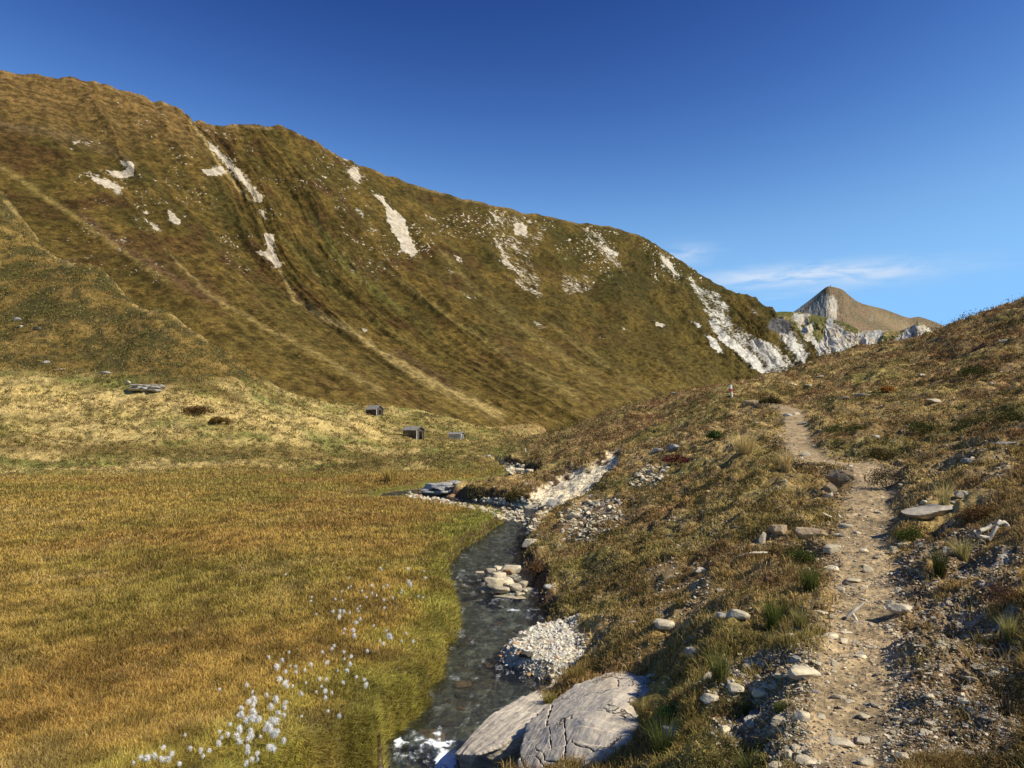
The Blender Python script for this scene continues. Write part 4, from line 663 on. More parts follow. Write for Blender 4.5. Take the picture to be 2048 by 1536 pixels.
def rotm(n_, tilt):
    z = rng.random(n_)*6.283; a = rng.normal(size=n_)*tilt; b = rng.normal(size=n_)*tilt
    cz_, sz = np.cos(z), np.sin(z); ca2, sa = np.cos(a), np.sin(a); cb, sb = np.cos(b), np.sin(b); o_ = np.zeros(n_); e = np.ones(n_)
    Rz = np.stack([np.stack([cz_, -sz, o_], -1), np.stack([sz, cz_, o_], -1), np.stack([o_, o_, e], -1)], 1)
    Rx = np.stack([np.stack([e, o_, o_], -1), np.stack([o_, ca2, -sa], -1), np.stack([o_, sa, ca2], -1)], 1)
    Ry = np.stack([np.stack([cb, o_, sb], -1), np.stack([o_, e, o_], -1), np.stack([-sb, o_, cb], -1)], 1); return Rz@Rx@Ry
def merged(name, pos, size, cols, tilt=.3, k=1):
    vs_, fs_, cs_, base = [], [], [], 0; var = [rockverts(950+i, (1, .8, .45), k, .15, 7) for i in range(8)]; which = rng.integers(0, 8, len(pos)); Rm = rotm(len(pos), tilt)
    for w_ in range(8):
        s_ = np.where(which == w_)[0]
        if not len(s_): continue
        v_, f_ = var[w_]; p = np.einsum('nij,vj->nvi', Rm[s_], v_)*size[s_, None, None]+pos[s_, None, :]
        vs_.append(p.reshape(-1, 3)); fs_.append((f_[None]+(np.arange(len(s_))*len(v_))[:, None, None]+base).reshape(-1, 3)); cs_.append(np.repeat(cols[s_], len(v_), 0)); base += p.shape[0]*p.shape[1]
    return mesh(name, np.vstack(vs_), np.vstack(fs_), False, {'col': np.vstack(cs_)})
gr_m, t_, out = newmat('loose stones'); g = N(t_, 'ShaderNodeNewGeometry'); ca_ = attr(t_, 'col'); n1 = noise(t_, g.outputs[0], 60, 4, .6)
t_.links.new(pbsdf(t_, mix(t_, 1.0, ca_.outputs[0], ramp(t_, n1, .3, .7, .75, 1.15), 'MULTIPLY'), .9, .25), out.inputs[0])
def stonecol(n_, warm=.5):
    c_ = lerp(C(.68, .58, .40)*np.ones((n_, 3)), C(.42, .39, .33), rng.random(n_) > warm); c_ = lerp(c_, C(.42, .30, .18), rng.random(n_) > .88); return c_*rng.uniform(.65, 1.1, (n_, 1))
tag(link('loose_stones', merged('loose_stones', pp[rst]+np.array([0, 0, .004]), size[rst]*.5, stonecol(len(rst), .6)), gr_m), 'small pale stone chips strewn over the slope, path edges and earth scar', 'stones', kind='stuff')
cr_m = np.clip(pb*1.0+pat*.35*(U1 > 1350), 0, 1)*(1-pmask)*(R < 26)*(R > 2.5)
pp, q = scatter(9000, cr_m); s_c = np.clip(rng.lognormal(1.5, .5, 9000)*pp[:, 1]/F*.5, .006, .05); cc0 = lerp(DIRT*1.2*np.ones((9000, 3)), SOIL*.9, rng.random(9000))*rng.uniform(.6, 1.15, (9000, 1))
tag(link('earth_crumbs', merged('earth_crumbs', pp+np.array([0, 0, 1])*s_c[:, None]*.3, s_c, cc0, .5), gr_m), 'brown crumbling earth lumps along the edges of the path', 'earth', kind='stuff')
# pebbles of the gravel bar, the pile in the stream and the pale stony margins of the far bend
k = 0; bp_ = []
bw = np.array(barw); 
while len(bp_) < 3800:
    x = rng.uniform(bw[:, 0].min()-.15, bw[:, 0].max()+.15, 4000); y = rng.uniform(bw[:, 1].min()-.15, bw[:, 1].max()+.15, 4000)
    d = polysd(x, y, barw)+.12*(fbm(x/.25, y/.25, 711, 2)-.5); bp_ += [(a, b) for a, b in zip(x[d < 0], y[d < 0])]
bp_ = np.array(bp_[:3800]); bz = ground_z(bp_[:, 0], bp_[:, 1]); bs = np.clip(rng.lognormal(-4.12, .42, 3800), .007, .06)
bcol = lerp(C(.74, .68, .55)*np.ones((3800, 3)), C(.55, .52, .46), rng.random(3800) > .7); bcol = lerp(bcol, C(.55, .36, .2), (rng.random(3800) > .94)); bcol *= rng.uniform(.75, 1.1, (3800, 1))
tag(link('gravel_bar', merged('gravel_bar', np.stack([bp_[:, 0], bp_[:, 1], bz+bs*.3], 1), bs, bcol, .5), gr_m), 'white gravel bar of small angular pebbles on the right side of the stream', 'gravel', kind='stuff')
def patchpebbles(name, polys, n_, lo, hi, label, warm=.7, zoff=.0):
    pts = []; 
    for poly, m_ in polys:
        a = np.array(poly); c_ = 0
        while c_ < m_:
            u, v = rng.uniform(a[:, 0].min(), a[:, 0].max()), rng.uniform(a[:, 1].min(), a[:, 1].max())
            if polysd(np.array([u]), np.array([v]), a)[0] < 0: h_ = hit(u, v); pts.append((h_[0], h_[1], max(h_[2], -2.9)+zoff)); c_ += 1
    pts = np.array(pts); s = rng.uniform(lo, hi, len(pts))*pts[:, 1]/F; tag(link(name, merged(name, pts+np.array([0, 0, 1])*s[:, None]*.2, s, stonecol(len(pts), warm), .4, 2 if hi > 5 else 1), gr_m), label, 'stones', kind='stuff')
patchpebbles('bank_gravel', [([(880, 1000), (940, 1010), (1000, 1020), (1048, 1030), (1044, 1052), (1015, 1050), (990, 1034), (930, 1016), (880, 1008)], 230), ([(940, 1000), (1020, 996), (1085, 1000), (1112, 1014), (1090, 1032), (1045, 1024), (990, 1012)], 330), ([(1010, 925), (1050, 930), (1045, 948), (1015, 948)], 90), ([(805, 986), (850, 994), (900, 1003), (880, 1008), (820, 996)], 110), ([(1045, 1050), (1090, 1030), (1070, 1060), (1050, 1075)], 70), ([(1120, 1022), (1170, 1000), (1240, 1000), (1245, 1045), (1190, 1085), (1125, 1085)], 260), ([(1255, 962), (1295, 930), (1340, 934), (1315, 970), (1270, 980)], 120)], 0, 2.0, 6.5, 'pale stones and pebbles along the far bend of the stream and the stony patch above it', .85)
NTH = ['first', 'second', 'third', 'fourth', 'fifth', 'sixth', 'seventh', 'eighth', 'ninth', 'tenth', 'eleventh', 'twelfth', 'thirteenth', 'fourteenth', 'fifteenth', 'sixteenth', 'seventeenth', 'eighteenth', 'nineteenth', 'twentieth']
PILE = [(955, 1158, 26, 16, 1), (985, 1168, 36, 26, 0), (962, 1148, 22, 13, 0), (1000, 1152, 26, 16, 0), (980, 1143, 24, 14, 0), (1012, 1165, 26, 18, 0), (1030, 1158, 22, 14, 0), (1003, 1180, 28, 16, 0), (1028, 1176, 26, 16, 0), (1045, 1170, 20, 14, 0), (1038, 1190, 18, 10, 0), (940, 1164, 20, 12, 1), (972, 1180, 24, 12, 0), (1018, 1145, 18, 12, 2), (1050, 1184, 18, 12, 0), (993, 1138, 20, 12, 0)]
for i, (u, v, w, h, t) in enumerate(PILE):
    put_rock('stone', u, v, w*1.15, h*1.15, [M_CREAM, M_GREYR, M_ORANGE][t], ['pale angular stone in the pile in the middle of the stream', 'grey stone in the pile in the middle of the stream', 'orange stone in the pile in the middle of the stream'][t].replace('stone', 'stone '+NTH[sorted(range(len(PILE)), key=lambda m: PILE[m][0]).index(i)]+' from the left', 1), 'stone', seed=300+i, depth=.9, sink=-.15, group='stones of the pile in the stream')
BARS = [(1040, 1306, 15, 9, 2), (1003, 1312, 14, 8, 2), (1105, 1352, 16, 12, 0), (1060, 1348, 12, 8, 2), (1125, 1262, 16, 12, 1), (1032, 1286, 12, 8, 2)]
for i, (u, v, w, h, t) in enumerate(BARS):
    put_rock('stone', u, v, w, h, [M_CREAM, M_GREYR, M_ORANGE][t], ['cream stone at the lower end of the gravel bar', 'grey stone at the top of the gravel bar', 'orange stone on the left rim of the gravel bar'][t].replace('stone', 'stone '+NTH[sorted(range(len(BARS)), key=lambda m: BARS[m][0]).index(i)]+' from the left', 1), 'stone', seed=340+i, depth=.9, sink=0, group='larger stones on the gravel bar')
for i in range(20):
    v = 1390-i*13; k = np.argmin(np.abs(proj(np.stack([sx[:, 0], sx[:, 1], sy[:, 0]], 1))[1]-v)); o_ = rng.uniform(-.75, .75)*sy[k, 1]; x, y = sx[k, 0]+o_, sx[k, 1]
    s = rng.uniform(.05, .12); p, f = rockverts(400+i, (s, s*.8, s*.5), 2); o = link('stone', mesh('stone', p, f), M_DARK if i % 3 else M_ORANGE); o.location = (x, y, float(ground_z(np.array(x), np.array(y)))+s*.2)
    tag(o, 'brown stone under water on the stream bed, '+NTH[i]+' upstream from the fall', 'stone', 'stones on the stream bed')

# ================================================================== VEGETATION
def vegmat(name, tr=.35):
    m, t, o = newmat(name); a = attr(t, 'col'); d = N(t, 'ShaderNodeBsdfDiffuse'); t.links.new(a.outputs[0], d.inputs[0]); tl = N(t, 'ShaderNodeBsdfTranslucent'); t.links.new(a.outputs[0], tl.inputs[0])
    x = N(t, 'ShaderNodeMixShader'); x.inputs[0].default_value = tr; t.links.new(d.outputs[0], x.inputs[1]); t.links.new(tl.outputs[0], x.inputs[2]); t.links.new(x.outputs[0], o.inputs[0]); return m
M_GRASS = vegmat('grass blades', .35); M_LEAF = vegmat('shrub leaves', .2)
def blades(name, p, h, w, bend, col, az_=None):
    "one curved tapering blade per row: two quads' worth of triangles"
    n_ = len(p); a = rng.random(n_)*6.283 if az_ is None else az_; d = np.stack([np.cos(a), np.sin(a), np.zeros(n_)], 1); fa = rng.random(n_)*6.283; s = np.stack([np.cos(fa), np.sin(fa), np.zeros(n_)], 1)*w[:, None]*.5
    up = np.array([0, 0, 1.]); b = bend[:, None]; m = p+d*h[:, None]*b*.35+up*h[:, None]*.55; t = p+d*h[:, None]*b+up*(h*(1-.35*bend))[:, None]
    co = np.stack([p-s, p+s, m-s*.8, m+s*.8, t], 1).reshape(-1, 3); i = np.arange(n_)[:, None]*5
    f = np.concatenate([i+np.array([[0, 1, 3]]), i+np.array([[0, 3, 2]]), i+np.array([[2, 3, 4]])], 1).reshape(-1, 3)
    c_ = np.stack([col*.75, col*.75, col, col, col*1.15], 1).reshape(-1, 3); return mesh(name, co, f, False, {'col': c_})
# meadow
n_ = 620000
gm_ = meadow*(1-ss(R, 50, 62)*.7)*(1-inb)*(1-wet*.45)*(1-(1-ss(dS, .8, 1.8))*left*ss(Y, 26, 29)*.9); pp, q = scatter(n_, (gm_ > .25)*gm_)
d_, s_, _ = pdist(pp[:, 0], pp[:, 1], sx, vals=sy); yy = pp[:, 1]; mpx = yy/769
tus = fbm(pp[:, 0]/.35, pp[:, 1]/.35, 801, 3); h = (.035+.075*tus)*rng.uniform(.6, 1.35, n_)*np.interp(yy, [5, 20, 50], [1, 1.15, 1.5]); w = np.maximum(.003, mpx*.55)*rng.uniform(.6, 1.4, n_)
col = meadow_col(pp[:, 0], pp[:, 1], q(U1), q(V1))*1.42; pick = rng.random(n_); col = lerp(col, C(.60, .40, .12), (pick > .86)*.75); col = lerp(col, C(.12, .07, .025), (pick < .30)*.85); dn = fbm(pp[:, 0]/.28, pp[:, 1]/.4, 807, 4); col = col*(.72+.48*ss(dn, .36, .58))[:, None]; col = lerp(col, C(.62, .52, .30), ((pick > .55) & (pick < .575))*.8); col *= rng.uniform(.75, 1.25, (n_, 1))  # a share of blades coloured dark to paint shaded gaps in the grass
aw = rng.random(n_)*6.283; nb = (d_ < 1.05) & (rng.random(n_) < .75); 
kk = np.argmin((pp[nb][:, None, 0]-sx[None, ::2, 0])**2+(pp[nb][:, None, 1]-sx[None, ::2, 1])**2, axis=1) if nb.any() else []
tv = sx[::2][kk]-pp[nb, :2]; aw[nb] = np.arctan2(tv[:, 1], tv[:, 0])+rng.normal(size=nb.sum())*.5
bend = np.where(nb, rng.uniform(.5, 1.35, n_), rng.uniform(.1, .95, n_)); h = h*np.where(d_ < .9, 1.12, 1)
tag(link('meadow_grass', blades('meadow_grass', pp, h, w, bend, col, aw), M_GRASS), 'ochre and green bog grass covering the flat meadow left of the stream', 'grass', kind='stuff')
# slopes: grass
n_ = 270000; hk = np.zeros(X.shape)
for o in bpy.data.objects:
    if o.get('category') in ('rock', 'stone', 'rock slab', 'earth clod', 'rock ledge') and o.type == 'MESH' and not o.get('group'):
        rr_ = max(o.dimensions.x, .08)*.5+.01; hx, hy = o.location.x, o.location.y; i0 = np.searchsorted(az, math.atan2(hx, hy)-3*rr_/math.hypot(hx, hy)), np.searchsorted(az, math.atan2(hx, hy)+3*rr_/math.hypot(hx, hy)); j0 = np.searchsorted(lr, math.log(max(math.hypot(hx, hy)-3*rr_, .8))), np.searchsorted(lr, math.log(math.hypot(hx, hy)+3*rr_)); q_ = np.s_[i0[0]:i0[1]+1, j0[0]:j0[1]+1]
        hk[q_] = np.maximum(hk[q_], 1-ss(np.hypot(X[q_]-hx, Y[q_]-hy), rr_*.9, rr_*1.25))
slope_m = (1-meadow)*(1-pmask)*(1-inb*sfac)*(1-scar)*(1-bm_)*(1-.96*np.clip(pat*1.6, 0, 1))*(1-.85*pb)*(R < 240)*(1-wet*.5)*(1-hk)
pp, q = scatter(n_, np.clip(slope_m, 0, 1)*np.where(R > 60, .55, 1)*(.25+ss(fbm(X/.8, Y/.8, 811, 3), .35, .6))); yy = pp[:, 1]; mpx = yy/769
h = np.maximum((.025+.075*fbm(pp[:, 0]/.3, pp[:, 1]/.3, 813, 3)**1.5*1.4), mpx*1.6)*rng.uniform(.5, 1.4, n_); w = np.maximum(.0035, mpx*.7)*rng.uniform(.7, 1.3, n_)
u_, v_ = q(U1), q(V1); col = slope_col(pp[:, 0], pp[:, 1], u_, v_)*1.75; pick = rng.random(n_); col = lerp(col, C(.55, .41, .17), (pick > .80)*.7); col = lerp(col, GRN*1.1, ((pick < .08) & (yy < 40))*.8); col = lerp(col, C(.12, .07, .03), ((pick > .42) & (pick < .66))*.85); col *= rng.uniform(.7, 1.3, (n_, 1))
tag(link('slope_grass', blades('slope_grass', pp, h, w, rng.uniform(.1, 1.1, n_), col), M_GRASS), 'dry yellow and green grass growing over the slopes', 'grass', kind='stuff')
# slopes: dwarf shrubs as small leaf clumps
def clumps(name, cen, rad, ccol_, nl, lpx, flat=.55, label='', cat='shrubs', parent=None, kind='stuff', mat=None):
    m_ = len(cen); n_ = m_*nl; ci = np.repeat(np.arange(m_), nl); d = rng.normal(size=(n_, 3)); d /= np.linalg.norm(d, axis=1)[:, None]; d[:, 2] = np.abs(d[:, 2]); rr = rng.random(n_)**.4
    p = cen[ci]+d*(rad[ci]*rr)[:, None]*np.array([1, 1, flat*1.0]); s = (np.maximum(lpx*cen[ci, 1]/769, .006)*rng.uniform(.6, 1.4, n_))[:, None]
    a = rng.normal(size=(n_, 3)); a /= np.linalg.norm(a, axis=1)[:, None]; b = np.cross(a, rng.normal(size=(n_, 3))); b /= np.linalg.norm(b, axis=1)[:, None]
    co = np.stack([p-a*s*.9, p+b*s*.42, p+a*s*.9, p-b*s*.42], 1).reshape(-1, 3); f = (np.arange(n_)*4)[:, None]+np.arange(4); c_ = ccol_[ci]*rng.uniform(.6, 1.5, (n_, 1)); c_ = np.repeat(c_, 4, 0)
    o = link(name, mesh(name, co, f, False, {'col': c_}), mat or M_LEAF, parent); return tag(o, label, cat, kind=kind) if kind else o
m_ = 30000; cm_ = slope_m*ss(fbm(X/1.7+4, Y/1.7, 821, 4)*.5+fbm(X/.5, Y/.5, 823, 3)*.5, .40, .56)*(R < 200)*np.where(R > 45, .8, 1)
pp, q = scatter(m_, np.clip(cm_, 0, 1)); yy = pp[:, 1]; rad = np.clip(np.maximum(.035+.09*rng.random(m_)**2, yy/769*rng.uniform(2.0, 6.5, m_)), 0, 1.0)
ty = fbm(pp[:, 0]/1.1, pp[:, 1]/1.3, 825, 3)+rng.normal(size=m_)*.05; u_, v_ = q(U1), q(V1)
cc_ = lerp(C(.10, .09, .03)*np.ones((m_, 3)), C(.20, .125, .05), ss(ty, .44, .52)); cc_ = lerp(cc_, C(.20, .095, .045), ss(ty, .62, .68)); cc_ = lerp(cc_, C(.22, .19, .06), (rng.random(m_) > .72)*.8); cc_ = lerp(cc_, C(.045, .045, .018), (rng.random(m_) > .7)*.85)
redm = (u_ > 1180)*(yy > 35); cc_ = lerp(cc_, C(.19, .07, .045), redm*ss(fbm(pp[:, 0]/5, pp[:, 1]/7, 151, 3), .42, .6)*.45)
cc_ = lerp(cc_, C(.155, .12, .038), (u_ < 1000)*.45); dkc = ss(fbm(u_/55, v_/20, 827, 4), .50, .56)*(u_ > 1000)*(yy > 8); cc_ = lerp(cc_, C(.060, .048, .020), dkc*.85); rad = rad*(1+1.1*dkc)
tag(clumps('heath', pp-np.array([0, 0, 1])*rad[:, None]*.12, rad, cc_*1.25, 22, .8, .85), 'low dark green and rust brown dwarf shrubs scattered over the slopes', 'dwarf shrubs', kind='stuff')

def shrub(u, v, wpx, hpx, col, label, name='shrub', cat='shrub', leaf=.9, n=1):
    b = hit(u, v+hpx*.5); s = b[1]/F; w = wpx*s/2; h = hpx*s; e = bpy.data.objects.new(name, None); COL.objects.link(e); e.location = b; tag(e, label, cat)
    m_ = 26; c_ = rng.uniform(-1, 1, (m_, 3))*np.array([w*.75, w*.45, 0]); c_[:, 2] = h*.55*(1-(c_[:, 0]/w)**2)*rng.uniform(.2, 1, m_)
    o = clumps('foliage', c_+b, np.full(m_, h*.42), np.array(col)*rng.uniform(.7, 1.25, (m_, 1)), 60, leaf, .9, kind=None); o.location = -b; o.parent = e
    pts = c_[:10]; vs2, fs2 = [], []
    for i, p in enumerate(pts):
        r_ = .006+h*.012; a0 = np.array([p[0]*.2, p[1]*.2, -.05]); vs2 += [a0+[r_, 0, 0], a0+[-r_, r_, 0], a0+[0, -r_, 0], p]; k_ = i*4; fs2 += [[k_, k_+1, k_+3], [k_+1, k_+2, k_+3], [k_+2, k_, k_+3]]
    link('stem', mesh('stem', vs2, fs2), M_TWIG, e)
M_TWIG, t_, out = newmat('twigs'); t_.links.new(pbsdf(t_, (.12, .08, .05, 1), .9), out.inputs[0])
for a in [(1034, 985, 46, 34, (.12, .095, .035), 'rounded olive brown shrub on the bank beside the earth scar'), (1072, 1134, 50, 44, (.13, .075, .035), 'rounded rust brown shrub on the right bank beside the stone pile'), (1352, 916, 60, 22, (.13, .045, .032), 'dark red low shrub under the pale grass tussock'), (1776, 776, 26, 18, (.36, .17, .05), 'small orange leaved bush on the right slope', 'bush'),
          (395, 818, 70, 26, (.10, .055, .022), 'dark brown shrub on the mound left of the huts'), (440, 838, 46, 18, (.16, .10, .03), 'yellow brown shrub right of the dark brown one on the mound'), (1775, 950, 60, 56, (.075, .055, .03), 'dark shrub at the top bend of the path casting a shadow'), (1690, 855, 110, 34, (.065, .075, .022), 'dark green juniper mat above the far path'), (1760, 905, 70, 34, (.085, .07, .028), 'dark brown shrub above the path bend'),
          (1430, 868, 30, 22, (.05, .085, .02), 'small dark green bush left of the pale grass tussock'), (1850, 850, 80, 40, (.07, .075, .022), 'dark green shrub on the slope above the long flat slab'), (1950, 740, 90, 34, (.06, .065, .02), 'dark shrub patch high on the right slope'), (1540, 800, 50, 20, (.07, .06, .025), 'dark shrub just above where the path vanishes'), (2020, 830, 60, 44, (.06, .06, .022), 'dark shrub at the right edge of the slope'), (1960, 1020, 80, 44, (.12, .065, .03), 'rust brown shrub right of the long flat slab'),
          (1820, 1065, 50, 36, (.08, .10, .025), 'green low shrub in the shade under the long flat slab'), (1342, 1418, 50, 44, (.03, .10, .028), 'bright green leafy plant right of the big boulder', 'plant'), (1600, 1110, 70, 40, (.06, .085, .02), 'dark green shrub mat under the tan earth mound'), (2010, 1180, 80, 60, (.10, .05, .03), 'dark reddish shrub at the right edge above the gravel bank'), (2020, 1370, 70, 110, (.05, .045, .02), 'dark shrub at the lower right edge')]:
    shrub(*a[:6], name='plant' if len(a) > 6 and a[6] == 'plant' else 'shrub', cat=a[6] if len(a) > 6 else 'shrub')
def tussock(u, v, wpx, hpx, col, label, n=220, spread=.9):
    b = hit(u, v+hpx*.4); s = b[1]/F; h = hpx*s; w = wpx*s; e = bpy.data.objects.new('grass_tussock', None); COL.objects.link(e); e.location = b; tag(e, label, 'grass tussock')
    a = rng.random(n)*6.283; rr = rng.random(n)*w*.14; p = np.stack([np.cos(a)*rr, np.sin(a)*rr, np.full(n, -.02)], 1)
    hh = h*rng.uniform(.45, 1.25, n); me = blades('blades', p, hh, np.maximum(np.full(n, b[1]/769*.55), .004), rng.uniform(.15, 1, n)*spread*w/(2*h), np.array(col)*rng.uniform(.6, 1.2, (n, 1)), a); link('blades', me, M_GRASS, e)
for a in [(1488, 885, 110, 50, (.72, .56, .25), 'big pale yellow grass tussock left of the far path'), (1572, 925, 50, 44, (.68, .52, .24), 'pale grass tussock on the left edge of the far path bend'), (1890, 985, 70, 60, (.55, .45, .18), 'tall thin grass tuft behind the long flat slab', 60), (1620, 1160, 80, 60, (.13, .15, .04), 'dark green grass tuft left of the pair of cream stones'), (1550, 1230, 90, 70, (.12, .15, .035), 'dark green grass tussock left of the path at mid height'), (1600, 1240, 60, 50, (.35, .30, .10), 'yellowish grass tuft left of the path rim'),
          (1440, 1330, 90, 70, (.22, .22, .06), 'olive grass tussock behind the rubble bank'), (1330, 1480, 120, 90, (.12, .14, .04), 'dark grass tuft hanging beside the big boulder'), (1290, 1420, 60, 50, (.28, .22, .08), 'brown grass tuft at the right edge of the big boulder'), (1495, 1420, 36, 34, (.10, .13, .035), 'small green grass tuft in the rubble bank'), (1560, 1412, 40, 28, (.12, .14, .04), 'small green grass tuft near the round cream stone'), (1925, 1100, 70, 50, (.45, .38, .15), 'straw coloured tuft on the gravel bank right of the path'),
          (1880, 1130, 60, 60, (.09, .10, .03), 'dark grass tuft in the gravel bank right of the path'), (2020, 1260, 60, 60, (.40, .36, .12), 'yellow grass tuft near the right edge'), (1100, 1400, 50, 40, (.32, .27, .06), 'green yellow grass tuft between the slab and the big boulder'), (1150, 1345, 70, 36, (.34, .25, .08), 'brown yellow grass tuft between the gravel bar and the big boulder'), (780, 950, 60, 34, (.62, .46, .14), 'tall yellow grass tuft on the meadow edge near the layered slab'), (1500, 1530, 90, 60, (.16, .17, .05), 'grass tuft at the bottom edge left of the path'), (1730, 955, 10, 20, (.2, .12, .06), 'tiny dry sprig in the middle of the path', 14)]:
    tussock(*a[:6], n=a[6] if len(a) > 6 else 220)

# ------------------------------------------------------------------ cotton grass
M_COT = vegmat('cotton', .3)
def cotton(seed):
    r_ = np.random.default_rng(seed); v, f = ICO[2]; p = v*(1+.5*(vn(v[:, 0]*3+seed, v[:, 1]*3+v[:, 2]*3, seed)-.5))[:, None]*np.array([.011, .011, .014]); n_ = 260
    d = r_.normal(size=(n_, 3)); d /= np.linalg.norm(d, axis=1)[:, None]; l = r_.uniform(.016, .040, n_)[:, None]; sd_ = np.cross(d, r_.normal(size=(n_, 3))); sd_ /= np.linalg.norm(sd_, axis=1)[:, None]
    tip = d*l; tip[:, 2] -= .006; q_ = np.stack([d*.006-sd_*.0019, d*.006+sd_*.0019, tip], 1).reshape(-1, 3); ff = np.arange(n_*3).reshape(-1, 3)+len(p)
    co = np.vstack([p, q_]); me = mesh('seed_head', co, np.vstack([f, ff]), False, {'col': np.full((len(co), 3), .86)*C(1, .98, .93)}); me.materials.append(M_COT); return me
heads = [cotton(s) for s in range(5)]
stem_m, t_, out = newmat('stem'); t_.links.new(pbsdf(t_, (.20, .16, .05, 1), .8), out.inputs[0])
sv_ = []; 
for k in range(5): sv_ += [(math.cos(a)*.0022+.01*(k/4)**2, math.sin(a)*.0022, .25*k/4) for a in (0, 2.09, 4.19)]
sf_ = [[k*3+i, k*3+(i+1) % 3, k*3+3+(i+1) % 3, k*3+3+i] for k in range(4) for i in range(3)]; stem_me = mesh('stem', sv_, sf_); stem_me.materials.append(stem_m)
CG = [(X_*.2643+420, Y_*.2643+1130, s) for X_, Y_, s in [(570, 70, 1), (770, 240, 1), (765, 270, 1), (800, 372, 1), (1060, 95, 1), (1062, 160, 1), (1045, 172, 1), (1000, 200, 1), (1000, 268, 1), (955, 258, 1), (930, 350, 2), (990, 345, 3), (1010, 350, 3), (985, 390, 3), (1060, 360, 1), (1110, 330, 1), (1130, 350, 1), (1140, 310, 1), (1150, 195, 1), (1190, 240, 1), (1230, 210, 2), (1255, 228, 1), (1230, 150, 2), (1310, 165, 1), (1345, 150, 1), (1310, 262, 1), (1325, 320, 2), (1380, 245, 1), (1440, 210, 1), (1455, 190, 1), (1520, 145, 4), (1635, 95, 2), (1570, 235, 1), (1610, 242, 1), (1500, 25, 2), (1625, 45, 1), (1290, 20, 2), (1305, 35, 1), (1110, 430, 3), (1135, 405, 2), (1085, 490, 3), (1090, 530, 3), (1025, 485, 2), (1005, 515, 1), (1355, 535, 4), (1335, 495, 1), (1235, 455, 1), (1310, 590, 1), (1280, 570, 1), (1445, 575, 1), (1485, 515, 1), (1530, 575, 2), (1190, 645, 1), (945, 610, 2), (915, 632, 2), (850, 655, 2), (880, 735, 2), (1020, 655, 1), (1075, 690, 2), (1010, 710, 1), (1055, 745, 2), (1045, 795, 2), (960, 800, 1), (755, 752, 2), (710, 790, 1), (645, 765, 2), (650, 805, 3), (600, 760, 1), (540, 720, 3), (500, 765, 4), (565, 805, 2), (535, 855, 3), (570, 890, 4), (575, 915, 2), (635, 915, 1), (435, 695, 2), (600, 660, 1), (720, 890, 1), (825, 860, 2), (880, 865, 2), (850, 915, 1), (880, 950, 2), (915, 965, 1), (800, 960, 1), (880, 1000, 1), (1015, 885, 2), (1160, 865, 2), (1180, 900, 2), (1115, 845, 1), (690, 975, 3), (285, 905, 2), (330, 958, 1), (335, 1010, 4), (320, 1060, 3), (225, 1080, 3), (200, 1140, 1), (490, 1010, 4), (465, 1070, 3), (565, 1040, 3), (570, 1075, 2), (340, 1120, 5), (360, 1170, 4), (270, 1170, 4), (310, 1150, 4), (465, 1165, 5), (515, 1120, 3), (555, 1135, 2), (480, 1190, 3), (150, 1200, 1), (230, 1240, 4), (190, 1290, 4), (140, 1280, 2), (85, 1255, 2), (95, 1305, 2), (65, 1345, 3), (300, 1245, 3), (325, 1300, 4), (280, 1310, 3), (375, 1300, 2), (415, 1240, 3), (455, 1245, 4), (505, 1275, 4), (520, 1250, 2), (570, 1320, 3), (445, 1370, 4), (285, 1370, 3), (280, 1410, 3), (350, 1420, 2), (305, 1465, 2), (280, 1500, 3), (350, 1470, 1), (970, 1140, 2), (690, 1140, 1), (895, 1100, 1), (65, 940, 1)]]
CG += [(X_*.3906, Y_*.3906+1036, s) for X_, Y_, s in [(725, 1250, 3), (760, 1230, 3), (785, 1220, 3), (820, 1250, 3), (865, 1235, 3), (885, 1215, 3), (925, 1275, 2), (835, 1175, 2), (968, 1180, 2), (1020, 1190, 3), (1035, 1215, 1), (1075, 1185, 2), (940, 1110, 1), (675, 1270, 1), (1125, 1150, 3)]]
cnt = 0
for u, v, s in CG:
    for k in range(1 if s < 4 else 2 if s < 5 else 3):
        if cnt >= 290: break
        uu, vv = u+rng.normal()*(0 if k == 0 else 6.0), v+rng.normal()*(0 if k == 0 else 5.5); hgt = rng.uniform(.15, .21); b = PZ(uu, vv, MZ+hgt+.01); sc = [.62, .8, 1.0, 1.12, 1.2][s-1]*rng.uniform(.85, 1.15)*np.interp(b[1], [6, 16], [1.0, 1.35])
        r0 = bpy.data.objects.new('cotton_flower', None); COL.objects.link(r0); gz = float(ground_z(np.array(b[0]), np.array(b[1]))); r0.location = (b[0], b[1], gz); r0.rotation_euler = (0, 0, rng.random()*6.28)
        zz = 'at the bottom edge of the meadow' if v > 1470 else 'in the dense lower cluster' if v > 1390 and u < 580 else 'in the middle cluster' if v > 1300 else 'scattered in the upper part of the meadow'; tag(r0, 'white cotton grass tuft on a thin stem '+zz, 'cotton grass', 'cotton grass '+zz, 'thing')
        hl = max(b[2]-gz, .08); st_ = bpy.data.objects.new('stem', stem_me); COL.objects.link(st_); st_.parent = r0; st_.scale = (1, 1, hl/.25)
        hd = bpy.data.objects.new('seed_head', heads[cnt % 5]); COL.objects.link(hd); hd.parent = r0; hd.location = (.01, 0, hl); hd.scale = (sc*rng.uniform(.6, .95), sc*rng.uniform(.6, .95), sc*rng.uniform(.8, 1.2)); hd.rotation_euler = (rng.normal()*.4, rng.normal()*.4, 0); cnt += 1

